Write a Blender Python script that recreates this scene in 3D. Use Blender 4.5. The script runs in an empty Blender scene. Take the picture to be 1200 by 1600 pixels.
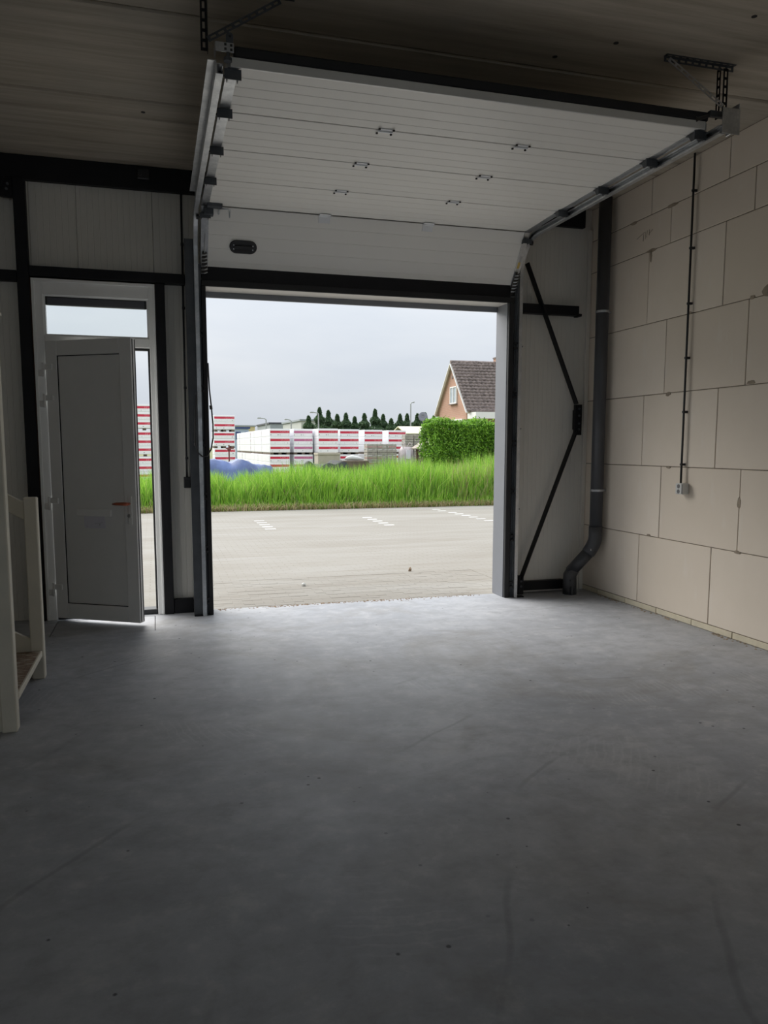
import bpy, math, random
import numpy as np
from mathutils import Vector, Matrix

random.seed(7)
rng = np.random.default_rng(11)
scene = bpy.context.scene
COL = scene.collection

# ------------------------------------------------------------------ camera
# metres; camera stands 1.53 m above the slab, +y points out through the door
F_PX, CX, CY, YAW, PITCH = 1217.68, 597.3, 835.6, 0.282174, -0.113489
fw = Vector((math.sin(YAW) * math.cos(PITCH), math.cos(YAW) * math.cos(PITCH), math.sin(PITCH)))
rt = Vector((math.cos(YAW), -math.sin(YAW), 0.0))
up = rt.cross(fw)
cam_data = bpy.data.cameras.new('camera')
cam = bpy.data.objects.new('camera', cam_data)
COL.objects.link(cam)
cam.matrix_world = Matrix(((rt.x, up.x, -fw.x, 0), (rt.y, up.y, -fw.y, 0), (rt.z, up.z, -fw.z, 1.53), (0, 0, 0, 1)))
cam_data.sensor_fit = 'HORIZONTAL'
cam_data.sensor_width = 36.0
cam_data.lens = 36.0 * F_PX / 1200.0
cam_data.shift_x = (600 - CX) / 1200.0
cam_data.shift_y = (CY - 800) / 1200.0
cam_data.clip_end = 2000
scene.camera = cam

# ------------------------------------------------------------------ sky: overcast, brighter to the zenith as overcast skies are
SKY = 0.395
world = bpy.data.worlds.new('overcast_sky')
scene.world = world
world.use_nodes = True
nt = world.node_tree
nt.nodes.clear()
w_out = nt.nodes.new('ShaderNodeOutputWorld')
w_bg = nt.nodes.new('ShaderNodeBackground')
w_tc = nt.nodes.new('ShaderNodeTexCoord')
w_sep = nt.nodes.new('ShaderNodeSeparateXYZ')
nt.links.new(w_tc.outputs['Generated'], w_sep.inputs[0])
w_map = nt.nodes.new('ShaderNodeMapRange')          # CIE overcast: L = Lz (1 + 2 sin e) / 3
w_map.inputs['From Min'].default_value = 0.0
w_map.inputs['From Max'].default_value = 1.0
w_map.inputs['To Min'].default_value = 1.06
w_map.inputs['To Max'].default_value = 3.0
nt.links.new(w_sep.outputs['Z'], w_map.inputs['Value'])
w_mp = nt.nodes.new('ShaderNodeMapping')
w_mp.inputs['Scale'].default_value = (1.2, 1.2, 5.0)
nt.links.new(w_tc.outputs['Generated'], w_mp.inputs[0])
w_no = nt.nodes.new('ShaderNodeTexNoise')
w_no.inputs['Scale'].default_value = 2.6
w_no.inputs['Detail'].default_value = 5
w_no.inputs['Roughness'].default_value = 0.5
nt.links.new(w_mp.outputs[0], w_no.inputs['Vector'])
w_cr = nt.nodes.new('ShaderNodeValToRGB')
w_cr.color_ramp.elements[0].position = 0.3
w_cr.color_ramp.elements[0].color = (0.80, 0.865, 0.955, 1)
w_cr.color_ramp.elements[1].position = 0.72
w_cr.color_ramp.elements[1].color = (0.95, 0.995, 1.05, 1)
nt.links.new(w_no.outputs['Fac'], w_cr.inputs[0])
w_mul = nt.nodes.new('ShaderNodeVectorMath')
w_mul.operation = 'SCALE'
nt.links.new(w_cr.outputs[0], w_mul.inputs[0])
nt.links.new(w_map.outputs[0], w_mul.inputs['Scale'])
nt.links.new(w_mul.outputs[0], w_bg.inputs['Color'])
w_bg.inputs['Strength'].default_value = SKY
nt.links.new(w_bg.outputs[0], w_out.inputs[0])

# veiled sun, high in front of the building and a little to the left, soft-edged by the cloud
sun_data = bpy.data.lights.new('veiled_sun', 'SUN')
sun_data.energy = 2.75
sun_data.angle = math.radians(56)
sun_data.color = (1.0, 0.96, 0.90)
sun = bpy.data.objects.new('veiled_sun', sun_data)
COL.objects.link(sun)
sun.rotation_euler = Vector((0.6, -1.0, -1.0)).to_track_quat('-Z', 'Y').to_euler()

scene.view_settings.view_transform = 'Standard'
scene.view_settings.look = 'None'
scene.view_settings.gamma = 1.0
scene.view_settings.use_curve_mapping = False
scene.view_settings.exposure = 0.76
scene.cycles.max_bounces = 16
scene.cycles.diffuse_bounces = 8
scene.cycles.glossy_bounces = 4
scene.cycles.transmission_bounces = 8
scene.cycles.transparent_max_bounces = 8
scene.cycles.sample_clamp_indirect = 6.0


# ------------------------------------------------------------------ helpers
class MB:
    """collects simple solids; build() links them as one mesh object"""

    def __init__(self):
        self.v, self.f, self.m = [], [], []

    def _add(self, vs, fs, mi=0):
        o = len(self.v)
        self.v += [tuple(p) for p in vs]
        self.f += [tuple(i + o for i in f) for f in fs]
        self.m += [mi] * len(fs)
        return self

    def box(self, x0, x1, y0, y1, z0, z1, mi=0):
        v = [(x0, y0, z0), (x1, y0, z0), (x1, y1, z0), (x0, y1, z0), (x0, y0, z1), (x1, y0, z1), (x1, y1, z1), (x0, y1, z1)]
        return self._add(v, [(0, 3, 2, 1), (4, 5, 6, 7), (0, 1, 5, 4), (1, 2, 6, 5), (2, 3, 7, 6), (3, 0, 4, 7)], mi)

    def obox(self, c, ax, ay, az, hx, hy, hz, mi=0):
        c, ax, ay, az = Vector(c), Vector(ax).normalized(), Vector(ay).normalized(), Vector(az).normalized()
        v = [c + ax * (sx * hx) + ay * (sy * hy) + az * (sz * hz) for sz in (-1, 1) for sx, sy in ((-1, -1), (1, -1), (1, 1), (-1, 1))]
        return self._add(v, [(0, 3, 2, 1), (4, 5, 6, 7), (0, 1, 5, 4), (1, 2, 6, 5), (2, 3, 7, 6), (3, 0, 4, 7)], mi)

    def bar(self, p, q, w, h, upv=(0, 0, 1), mi=0):
        p, q = Vector(p), Vector(q)
        d = q - p
        L = d.length
        d.normalize()
        s = d.cross(Vector(upv))
        if s.length < 1e-5:
            s = d.cross(Vector((0, 1, 0)))
        s.normalize()
        u = s.cross(d)
        return self.obox((p + q) / 2, d, s, u, L / 2, w / 2, h / 2, mi)

    def tube(self, pts, r, n=8, mi=0, caps=True):
        pts = [Vector(p) for p in pts]
        rs = r if isinstance(r, (list, tuple)) else [r] * len(pts)
        vs, fs = [], []
        ref = None
        for i, p in enumerate(pts):
            d = (pts[min(i + 1, len(pts) - 1)] - pts[max(i - 1, 0)]).normalized()
            if ref is None:
                ref = Vector((0, 0, 1)) if abs(d.z) < 0.9 else Vector((1, 0, 0))
            s = d.cross(ref).normalized()
            u = s.cross(d).normalized()
            ref = u
            for k in range(n):
                a = 2 * math.pi * k / n
                vs.append(p + (s * math.cos(a) + u * math.sin(a)) * rs[i])
        for i in range(len(pts) - 1):
            for k in range(n):
                k2 = (k + 1) % n
                fs.append((i * n + k, i * n + k2, (i + 1) * n + k2, (i + 1) * n + k))
        if caps:
            fs.append(tuple(range(n - 1, -1, -1)))
            fs.append(tuple((len(pts) - 1) * n + k for k in range(n)))
        return self._add(vs, fs, mi)

    def prism(self, poly, fn0, fn1, mi=0):
        """poly = 2-D points; fn0 / fn1 map them to the two end faces"""
        n = len(poly)
        vs = [fn0(*p) for p in poly] + [fn1(*p) for p in poly]
        fs = [tuple(range(n - 1, -1, -1)), tuple(range(n, 2 * n))]
        fs += [(i, (i + 1) % n, n + (i + 1) % n, n + i) for i in range(n)]
        return self._add(vs, fs, mi)

    def build(self, name, mat, parent=None, bevel=0.0, smooth=False, local=False, segs=1):
        me = bpy.data.meshes.new(name)
        off = Vector((0, 0, 0))
        if parent is not None and not local:
            root = parent
            while root.parent:
                root = root.parent
            off = Vector(root.location)
        me.from_pydata([(a - off.x, b - off.y, c - off.z) for a, b, c in self.v], [], self.f)
        mats = mat if isinstance(mat, (list, tuple)) else [mat]
        for m in mats:
            me.materials.append(m)
        if len(mats) > 1:
            me.polygons.foreach_set('material_index', self.m)
        if smooth:
            me.polygons.foreach_set('use_smooth', [True] * len(me.polygons))
        me.update()
        return link(name, me, parent, bevel, segs)


def link(name, me, parent=None, bevel=0.0, segs=1):
    o = bpy.data.objects.new(name, me)
    COL.objects.link(o)
    if parent is not None:
        o.parent = parent
    if bevel:
        b = o.modifiers.new('bevel', 'BEVEL')
        b.width = bevel
        b.segments = segs
        b.limit_method = 'ANGLE'
        b.angle_limit = math.radians(40)
    return o


def raw_mesh(name, verts, faces, mat, parent=None, colors=None, smooth=False):
    """numpy arrays straight to a mesh: verts (n,3), faces (m,3 or 4)"""
    me = bpy.data.meshes.new(name)
    verts = np.asarray(verts, dtype=np.float32)
    faces = np.asarray(faces, dtype=np.int32)
    if parent is not None:
        root = parent
        while root.parent:
            root = root.parent
        verts = verts - np.array(root.location, dtype=np.float32)
    k = faces.shape[1]
    me.vertices.add(len(verts))
    me.vertices.foreach_set('co', verts.ravel())
    me.loops.add(faces.size)
    me.loops.foreach_set('vertex_index', faces.ravel())
    me.polygons.add(len(faces))
    me.polygons.foreach_set('loop_start', np.arange(0, faces.size, k, dtype=np.int32))
    me.materials.append(mat)
    if colors is not None:
        a = me.color_attributes.new('tint', 'FLOAT_COLOR', 'POINT')
        c = np.ones((len(verts), 4), dtype=np.float32)
        c[:, :3] = colors
        a.data.foreach_set('color', c.ravel())
    if smooth:
        me.polygons.foreach_set('use_smooth', np.ones(len(faces), dtype=bool))
    me.update(calc_edges=True)
    me.validate()
    return link(name, me, parent)


def tag(o, label=None, cat=None, group=None, kind=None):
    if label:
        o['label'] = label
    if cat:
        o['category'] = cat
    if group:
        o['group'] = group
    if kind:
        o['kind'] = kind
    return o


def thing(name, loc, label=None, cat=None, group=None, kind=None):
    o = bpy.data.objects.new(name, None)
    o.empty_display_size = 0.1
    COL.objects.link(o)
    o.location = loc
    return tag(o, label, cat, group, kind)


def copy_tree(o, parent=None):
    c = o.copy()
    COL.objects.link(c)
    c.parent = parent
    for ch in list(o.children):
        copy_tree(ch, c)
    return c


# ------------------------------------------------------------------ materials
def srgb(r, g, b):
    def f(c):
        c /= 255.0
        return c / 12.92 if c <= 0.04045 else ((c + 0.055) / 1.055) ** 2.4
    return (f(r), f(g), f(b), 1.0)


class M:
    """small node-material builder"""

    def __init__(self, name, rough=0.5, metal=0.0, spec=0.5):
        self.mat = bpy.data.materials.new(name)
        self.mat.use_nodes = True
        self.t = self.mat.node_tree
        self.b = self.t.nodes['Principled BSDF']
        self.b.inputs['Roughness'].default_value = rough
        self.b.inputs['Metallic'].default_value = metal
        self.b.inputs['Specular IOR Level'].default_value = spec

    def n(self, kind, **kw):
        nd = self.t.nodes.new('ShaderNode' + kind)
        for k, v in kw.items():
            if hasattr(nd, k) and not k[0].isupper():
                setattr(nd, k, v)
            else:
                nd.inputs[k.replace('_', ' ')].default_value = v
        return nd

    def l(self, a, b):
        self.t.links.new(a, b)

    def coord(self, scale=(1, 1, 1), rot=(0, 0, 0), kind='Object', loc=(0, 0, 0)):
        tc = self.n('TexCoord')
        mp = self.n('Mapping')
        mp.inputs['Scale'].default_value = scale
        mp.inputs['Rotation'].default_value = rot
        mp.inputs['Location'].default_value = loc
        self.l(tc.outputs[kind], mp.inputs[0])
        return mp.outputs[0]

    def noise(self, vec, scale, detail=4, rough=0.55, dist=0.0):
        nd = self.n('TexNoise', Scale=scale, Detail=detail, Roughness=rough, Distortion=dist)
        self.l(vec, nd.inputs['Vector'])
        return nd.outputs['Fac']

    def ramp(self, fac, stops):
        nd = self.n('ValToRGB')
        cr = nd.color_ramp
        while len(cr.elements) < len(stops):
            cr.elements.new(0.5)
        for e, (p, c) in zip(cr.elements, stops):
            e.position = p
            e.color = c if len(c) == 4 else (*c, 1)
        self.l(fac, nd.inputs[0])
        return nd.outputs[0]

    def step(self, fac, lo, hi, a=0.0, b=1.0):
        nd = self.n('MapRange')
        nd.inputs['From Min'].default_value = lo
        nd.inputs['From Max'].default_value = hi
        nd.inputs['To Min'].default_value = a
        nd.inputs['To Max'].default_value = b
        self.l(fac, nd.inputs['Value'])
        return nd.outputs[0]

    def math(self, op, a, b=None):
        nd = self.n('Math', operation=op)
        for i, x in enumerate((a, b)):
            if x is None:
                continue
            if isinstance(x, (int, float)):
                nd.inputs[i].default_value = x
            else:
                self.l(x, nd.inputs[i])
        return nd.outputs[0]

    def mix(self, fac, a, b, mode='MIX'):
        nd = self.n('Mix', data_type='RGBA', blend_type=mode)
        for i, x in ((0, fac), (6, a), (7, b)):
            if isinstance(x, (int, float)):
                nd.inputs[i].default_value = x
            elif isinstance(x, tuple):
                nd.inputs[i].default_value = x if len(x) == 4 else (*x, 1)
            else:
                self.l(x, nd.inputs[i])
        return nd.outputs[2]

    def color(self, c):
        if isinstance(c, tuple):
            self.b.inputs['Base Color'].default_value = c if len(c) == 4 else (*c, 1)
        else:
            self.l(c, self.b.inputs['Base Color'])
        return self

    def bump(self, h, strength=0.3, dist=0.01):
        nd = self.n('Bump', Strength=strength, Distance=dist)
        self.l(h, nd.inputs['Height'])
        self.l(nd.outputs[0], self.b.inputs['Normal'])
        return self

    def rough(self, s):
        self.l(s, self.b.inputs['Roughness'])
        return self


def simple(name, c, rough=0.5, metal=0.0, var=0.08, scale=3.0, bump=0.0, bscale=60.0, spec=0.5):
    m = M(name, rough, metal, spec)
    v = m.coord()
    f = m.noise(v, scale, 5, 0.6)
    lo = tuple(x * (1 - var) for x in c[:3])
    hi = tuple(min(1, x * (1 + var)) for x in c[:3])
    m.color(m.ramp(f, [(0.3, lo), (0.7, hi)]))
    if bump:
        m.bump(m.noise(v, bscale, 3, 0.6), bump, 0.004)
    return m.mat


MAT = {}
# floor: power-floated concrete, cloudy, with trowel smears, pits, chalky swirls and scuff arcs
m = M('concrete_floor', 0.55, 0, 0.35)
v = m.coord()
c = m.ramp(m.noise(v, 0.9, 8, 0.6, 0.6), [(0.28, (0.32, 0.335, 0.37)), (0.5, (0.395, 0.41, 0.445)), (0.75, (0.475, 0.485, 0.515))])
sm = m.noise(m.coord((1.3, 2.4, 1), (0, 0, 0.5)), 2.0, 8, 0.66, 1.0)
c = m.mix(m.step(sm, 0.46, 0.78, 0, 0.75), c, (0.30, 0.31, 0.33), 'MIX')
brown = m.noise(m.coord(loc=(3, 1, 0)), 0.45, 4, 0.6)
c = m.mix(m.step(brown, 0.5, 0.75, 0, 0.45), c, (0.42, 0.40, 0.37))
mot = m.noise(m.coord(loc=(1, 9, 0)), 7.0, 7, 0.7)
c = m.mix(m.step(mot, 0.5, 0.66, 0, 0.55), c, (0.28, 0.285, 0.30))
c = m.mix(m.step(mot, 0.47, 0.34, 0, 0.55), c, (0.52, 0.525, 0.54))
stain = m.noise(m.coord(loc=(2.2, 6.1, 0)), 0.7, 6, 0.7, 0.8)
c = m.mix(m.step(stain, 0.52, 0.66, 0, 0.5), c, (0.25, 0.238, 0.22))
# scuff arcs
rings = m.n('TexWave', wave_type='RINGS', rings_direction='Z', Scale=0.42, Distortion=5.0, Detail=3.0, Detail_Scale=0.8)
m.l(m.coord(loc=(-3.2, -1.0, 0)), rings.inputs['Vector'])
arc = m.step(rings.outputs['Fac'], 0.995, 1.0)
arc = m.math('MULTIPLY', arc, m.step(m.noise(m.coord(loc=(7, 3, 0)), 1.1, 3), 0.5, 0.62))
c = m.mix(m.math('MULTIPLY', arc, 0.3), c, (0.14, 0.14, 0.145))
# chalky trowel swirls
sw = m.n('TexWave', wave_type='RINGS', rings_direction='Z', Scale=8.0, Distortion=3.5, Detail=4.0, Detail_Scale=1.6)
m.l(m.coord((1, 0.8, 1), loc=(-0.95, -3.6, 0)), sw.inputs['Vector'])
swm = m.step(m.noise(m.coord(loc=(0.4, 0.2, 0)), 1.3, 3), 0.56, 0.66)
c = m.mix(m.math('MULTIPLY', m.math('MULTIPLY', m.step(sw.outputs['Fac'], 0.7, 1.0), swm), 0.13), c, (0.72, 0.72, 0.73))
# pits
pit = m.n('TexVoronoi', feature='F1', Scale=8.0, Randomness=1.0)
m.l(v, pit.inputs['Vector'])
pm = m.math('MULTIPLY', m.step(pit.outputs['Distance'], 0.05, 0.08, 1, 0), m.step(m.noise(v, 1.6, 2), 0.49, 0.55))
pit2 = m.n('TexVoronoi', feature='F1', Scale=14.0, Randomness=1.0)
m.l(v, pit2.inputs['Vector'])
pm2 = m.math('MULTIPLY', m.step(pit2.outputs['Distance'], 0.04, 0.075, 1, 0), m.step(m.noise(m.coord(loc=(5, 5, 0)), 0.9, 3), 0.57, 0.62))
pits = m.math('MAXIMUM', pm, pm2)
c = m.mix(m.math('MULTIPLY', pits, 0.85), c, (0.03, 0.03, 0.032))
m.color(c)
m.rough(m.step(m.noise(v, 2.5, 5), 0.3, 0.7, 0.48, 0.62))
m.bump(m.math('SUBTRACT', m.math('MULTIPLY', sm, 0.35), pits), 0.10, 0.008)
MAT['floor'] = m.mat

# ceiling: pre-cast concrete planks, board streaks along x
m = M('concrete_ceiling', 0.8, 0, 0.3)
v = m.coord()
st = m.noise(m.coord((0.35, 5.0, 1)), 2.0, 6, 0.65)
c = m.ramp(st, [(0.3, (0.34, 0.295, 0.23)), (0.7, (0.56, 0.505, 0.42))])
c = m.mix(m.step(m.noise(v, 0.8, 4), 0.45, 0.7, 0, 0.6), c, (0.37, 0.345, 0.30))
c = m.mix(m.step(m.noise(m.coord((1, 8, 1)), 9, 2), 0.7, 0.75, 0, 0.5), c, (0.22, 0.21, 0.19))
m.color(c)
m.bump(st, 0.25, 0.006)
MAT['ceiling'] = m.mat

# calcium-silicate wall elements: pale, each block slightly its own tone
m = M('silicate_block', 0.85, 0, 0.25)
v = m.coord()
oi = m.n('ObjectInfo')
base = m.ramp(oi.outputs['Random'], [(0.0, (0.78, 0.69, 0.585)), (1.0, (0.84, 0.755, 0.655))])
c = m.mix(m.step(m.noise(v, 1.4, 6, 0.65), 0.35, 0.75, 0, 0.4), base, (0.70, 0.62, 0.51))
c = m.mix(m.step(m.noise(m.coord((1, 1, 0.35)), 5, 5, 0.6), 0.62, 0.7, 0, 0.22), c, (0.84, 0.79, 0.72))
vo = m.n('TexVoronoi', feature='F1', Scale=3.1)
m.l(v, vo.inputs['Vector'])
c = m.mix(m.step(vo.outputs['Distance'], 0.025, 0.045, 0.55, 0), c, (0.26, 0.22, 0.17))
m.color(c)
m.bump(m.noise(v, 90, 3), 0.12, 0.003)
MAT['block'] = m.mat
MAT['mortar'] = simple('mortar_joint', (0.23, 0.19, 0.15), 0.95, var=0.3, scale=9)
MAT['smear'] = simple('mortar_smear', (0.33, 0.275, 0.21), 0.95, var=0.3, scale=14, bump=0.5)
MAT['base_block'] = simple('base_course', (0.68, 0.62, 0.48), 0.9, var=0.12, scale=5, bump=0.2)

# insulated wall cladding, off-white coil coat
m = M('cladding', 0.45, 0, 0.4)
v = m.coord()
c = m.ramp(m.noise(m.coord((1, 1, 0.25)), 1.5, 5), [(0.3, (0.68, 0.66, 0.61)), (0.7, (0.74, 0.72, 0.67))])
m.color(c)
MAT['cladding'] = m.mat
MAT['black_steel'] = simple('black_painted_steel', (0.007, 0.007, 0.009), 0.55, var=0.25, scale=6, spec=0.3)
MAT['anthracite'] = simple('anthracite_lining', (0.215, 0.225, 0.25), 0.5, var=0.05)
MAT['rubber'] = simple('black_rubber', (0.014, 0.014, 0.016), 0.65, var=0.2)
MAT['soffit'] = simple('cream_soffit', (0.66, 0.64, 0.60), 0.5, var=0.05)

m = M('galvanised_steel', 0.38, 0.85, 0.5)
v = m.coord()
vo = m.n('TexVoronoi', feature='F1', Scale=45.0)
m.l(v, vo.inputs['Vector'])
m.color(m.mix(m.step(vo.outputs['Distance'], 0.0, 0.7, 0, 0.4), m.ramp(m.noise(v, 12, 4), [(0.3, (0.50, 0.52, 0.54)), (0.7, (0.70, 0.71, 0.72))]), (0.40, 0.42, 0.45)))
m.rough(m.step(m.noise(v, 20, 3), 0.3, 0.7, 0.3, 0.5))
MAT['galv'] = m.mat
MAT['zinc'] = simple('bright_zinc', (0.80, 0.82, 0.84), 0.35, 0.25, var=0.05)
MAT['dark_galv'] = simple('dull_galvanised', (0.085, 0.092, 0.102), 0.5, 0.4, var=0.2, scale=8)

# door sections: white stucco-embossed sheet
m = M('door_sheet', 0.42, 0, 0.45)
v = m.coord((3, 30, 30))
m.color(m.ramp(m.noise(m.coord(), 1.0, 3), [(0.3, (0.85, 0.84, 0.80)), (0.7, (0.89, 0.88, 0.84))]))
m.bump(m.noise(v, 8, 4, 0.65), 0.10, 0.002)
MAT['sheet'] = m.mat
MAT['sheet_cap'] = simple('aluminium_cap', (0.72, 0.72, 0.70), 0.4, 0.3, var=0.06)
MAT['upvc'] = simple('white_upvc', (0.86, 0.86, 0.85), 0.35, var=0.03)
MAT['upvc_panel'] = simple('white_door_panel', (0.80, 0.80, 0.79), 0.45, var=0.03)
MAT['black_plastic'] = simple('black_plastic', (0.018, 0.018, 0.02), 0.4, var=0.15)
MAT['grey_vent'] = simple('grey_vent', (0.085, 0.085, 0.10), 0.45, var=0.08)
MAT['pvc_pipe'] = simple('grey_pvc_pipe', (0.06, 0.062, 0.069), 0.38, var=0.1)
MAT['outlet'] = simple('light_grey_outlet', (0.62, 0.62, 0.60), 0.45, var=0.03)
MAT['outlet_dark'] = simple('grey_socket', (0.13, 0.13, 0.135), 0.5, var=0.05)
MAT['copper'] = simple('copper_film', (0.50, 0.13, 0.07), 0.3, 0.2, var=0.2, scale=20)
MAT['paper'] = simple('paper_sheet', (0.72, 0.71, 0.78), 0.8, var=0.03)
MAT['ink'] = simple('ink_mark', (0.03, 0.03, 0.04), 0.8)
MAT['cream_wood'] = simple('cream_painted_wood', (0.70, 0.66, 0.56), 0.55, var=0.06, scale=4, bump=0.1)
m = M('worn_tread', 0.7)
v = m.coord((6, 1, 1))
m.color(m.mix(m.step(m.noise(m.coord((2, 5, 2)), 6, 4), 0.5, 0.6), m.ramp(m.noise(v, 9, 5), [(0.3, (0.17, 0.11, 0.075)), (0.7, (0.30, 0.21, 0.15))]), (0.42, 0.37, 0.30)))
MAT['tread'] = m.mat
MAT['brown_wood'] = simple('brown_packer', (0.10, 0.045, 0.025), 0.8, var=0.2)
MAT['plaster'] = simple('white_plaster', (0.84, 0.82, 0.78), 0.9, var=0.06)
MAT['sticker'] = simple('yellow_sticker', (0.75, 0.55, 0.16), 0.5, var=0.1)
MAT['spring'] = simple('spring_steel', (0.10, 0.095, 0.09), 0.45, 0.6, var=0.3, scale=20)

m = M('clear_glass', 0.0)
m.t.nodes.remove(m.b)
tr = m.n('BsdfTransparent')
tr.inputs[0].default_value = (0.94, 0.96, 0.96, 1)
gl = m.n('BsdfGlossy')
gl.inputs['Roughness'].default_value = 0.02
fr = m.n('Fresnel', IOR=1.45)
mx = m.n('MixShader')
m.l(fr.outputs[0], mx.inputs[0])
m.l(tr.outputs[0], mx.inputs[1])
m.l(gl.outputs[0], mx.inputs[2])
m.l(mx.outputs[0], m.t.nodes['Material Output'].inputs[0])
MAT['glass'] = m.mat

# ================================================================== THE ROOM
XR, XL, YB, YW, YO, ZC = 4.37, -3.6, -4.5, 7.36, 7.46, 3.92
# ---- floor slab, with the sunken hatch inside the side door cut out of it
HX0, HX1, HY0, HY1 = -0.86, -0.05, 6.65, 7.235
g = 0.007
floor = thing('floor', (0, 0, 0), 'grey power-floated concrete floor slab with scuffs and pits', kind='structure')
mb = MB()
for (x0, x1, y0, y1) in ((XL, XR + 0.1, YB, HY0 - g), (XL, HX0 - g, HY0 - g, HY1 + g), (HX1 + g, XR + 0.1, HY0 - g, HY1 + g), (XL, XR + 0.1, HY1 + g, 7.37)):
    mb.box(x0, x1, y0, y1, -0.25, 0.0)
mb.build('floor_slab', MAT['floor'], floor)
hp = MB().box(HX0, HX1, HY0, HY1, -0.25, -0.001).build('hatch_cover', MAT['floor'], floor)
tag(hp, 'rectangular concrete cover set in the floor')
MB().box(HX0 - g, HX1 + g, HY0 - g, HY1 + g, -0.26, -0.02).build('hatch_rim', MAT['rubber'], floor)

# ---- ceiling planks running along x
ceil = thing('ceiling', (0, 0, ZC), 'dark grey precast concrete plank ceiling', kind='structure')
edges = [YO, 7.18, 6.285, 5.98, 4.78, 3.58, 2.38, 1.18, -0.02, -1.22, -2.42, -3.62, YB - 0.1]
for y1, y0 in zip(edges[:-1], edges[1:]):
    ch = 0.012
    y0, y1 = y0 + 0.009, y1 - 0.009
    poly = [(y0, ZC + 0.2), (y0, ZC + ch), (y0 + ch, ZC), (y1 - ch, ZC), (y1, ZC + ch), (y1, ZC + 0.2)]
    MB().prism(poly, lambda a, b: (XL - 0.1, a, b), lambda a, b: (XR + 0.1, a, b)).build('ceiling_plank', MAT['ceiling'], ceil)
MB().box(XL - 0.1, XR + 0.1, YB - 0.1, YO, ZC + 0.2, ZC + 0.3).build('screed', MAT['mortar'], ceil)
for (x, y) in ((-0.006, 6.171), (2.72, 4.37), (2.45, 4.62), (3.3, 3.9)):
    MB().tube([(x, y, ZC - 0.002), (x, y, ZC + 0.001)], 0.016, 10).build('drill_hole', MAT['rubber'], ceil)

# ---- right wall of silicate blocks
wr = thing('wall_right', (XR, 0, 0), 'wall of large pale silicate blocks with thin dark joints', kind='structure')
MB().box(XR + 0.006, XR + 0.1, YB, YW + 0.1, -0.1, ZC).build('mortar_bed', MAT['mortar'], wr)
rows = [(0.055, 0.70, 0.355), (0.70, 1.348, 0.06), (1.348, 1.994, 0.36), (1.994, 2.64, 0.065), (2.64, 3.288, 0.36), (3.288, 3.605, 0.06), (3.605, 3.92, 0.35)]
cache = {}


def block(y0, y1, z0, z1, name, mat, gap=0.0035, bev=0.003):
    k = (name, round(y1 - y0, 3), round(z1 - z0, 3))
    if k not in cache:
        h = MB().box(0, 0.09, gap, y1 - y0 - gap, gap, z1 - z0 - gap)
        o = h.build(name, mat, None)
        cache[k] = o.data
        bpy.data.objects.remove(o)
    o = bpy.data.objects.new(name, cache[k])
    COL.objects.link(o)
    o.parent = wr
    o.location = (random.uniform(-0.0012, 0.0012), y0, z0)
    b = o.modifiers.new('bevel', 'BEVEL')
    b.width = bev
    b.segments = 1
    return o


for (z0, z1, off) in rows:
    ys = [YW + 0.1] + [6 + off - k for k in range(0, 12) if 6 + off - k < YW] + [YB]
    ys = [YW + 0.1] + [y for y in ys[1:-1] if y > YB + 0.15] + [YB]
    for a, b in zip(ys[:-1], ys[1:]):
        block(b, a, z0, z1, 'block', MAT['block'])
ys = [YW + 0.1] + [7.045 - 0.495 * k for k in range(23)]
for a, b in zip(ys[:-1], ys[1:]):
    block(b, a, 0.0, 0.055, 'base_block', MAT['base_block'])
# mortar smears pressed out of the joints
for (y, z, ry, rz) in ((4.86, 2.668, 0.085, 0.040), (5.03, 2.645, 0.03, 0.02), (6.33, 3.285, 0.07, 0.018), (6.33, 3.24, 0.018, 0.05), (6.05, 3.60, 0.08, 0.014),
                       (6.62, 3.60, 0.06, 0.014), (6.0, 1.985, 0.035, 0.018), (5.0, 2.01, 0.045, 0.015), (5.05, 0.70, 0.04, 0.012), (5.95, 1.34, 0.03, 0.010), (6.2, 0.71, 0.03, 0.009),
                       (5.06, 1.09, 0.02, 0.045), (5.75, 2.645, 0.02, 0.012)):
    n = 14
    pts = []
    for k in range(n):
        a = 2 * math.pi * k / n
        q = random.uniform(0.7, 1.15)
        pts.append((y + ry * q * math.cos(a), z + rz * q * math.sin(a)))
    MB().prism(pts, lambda a, b: (XR + 0.001, a, b), lambda a, b: (XR - 0.004, a, b)).build('mortar_smear', MAT['smear'], wr)
# faint pencil figures on one block
mb = MB()
for (y0, z0, y1, z1) in ((6.56, 3.44, 6.44, 3.475), (6.46, 3.40, 6.455, 3.46), (6.43, 3.41, 6.425, 3.475), (6.41, 3.42, 6.40, 3.48), (6.38, 3.44, 6.32, 3.47), (6.37, 3.43, 6.37, 3.48)):
    mb.bar((XR - 0.0006, y0, z0), (XR - 0.0006, y1, z1), 0.0012, 0.005, (1, 0, 0))
tag(mb.build('pencil_mark', MAT['smear'], wr), 'faint pencil strokes')
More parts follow.
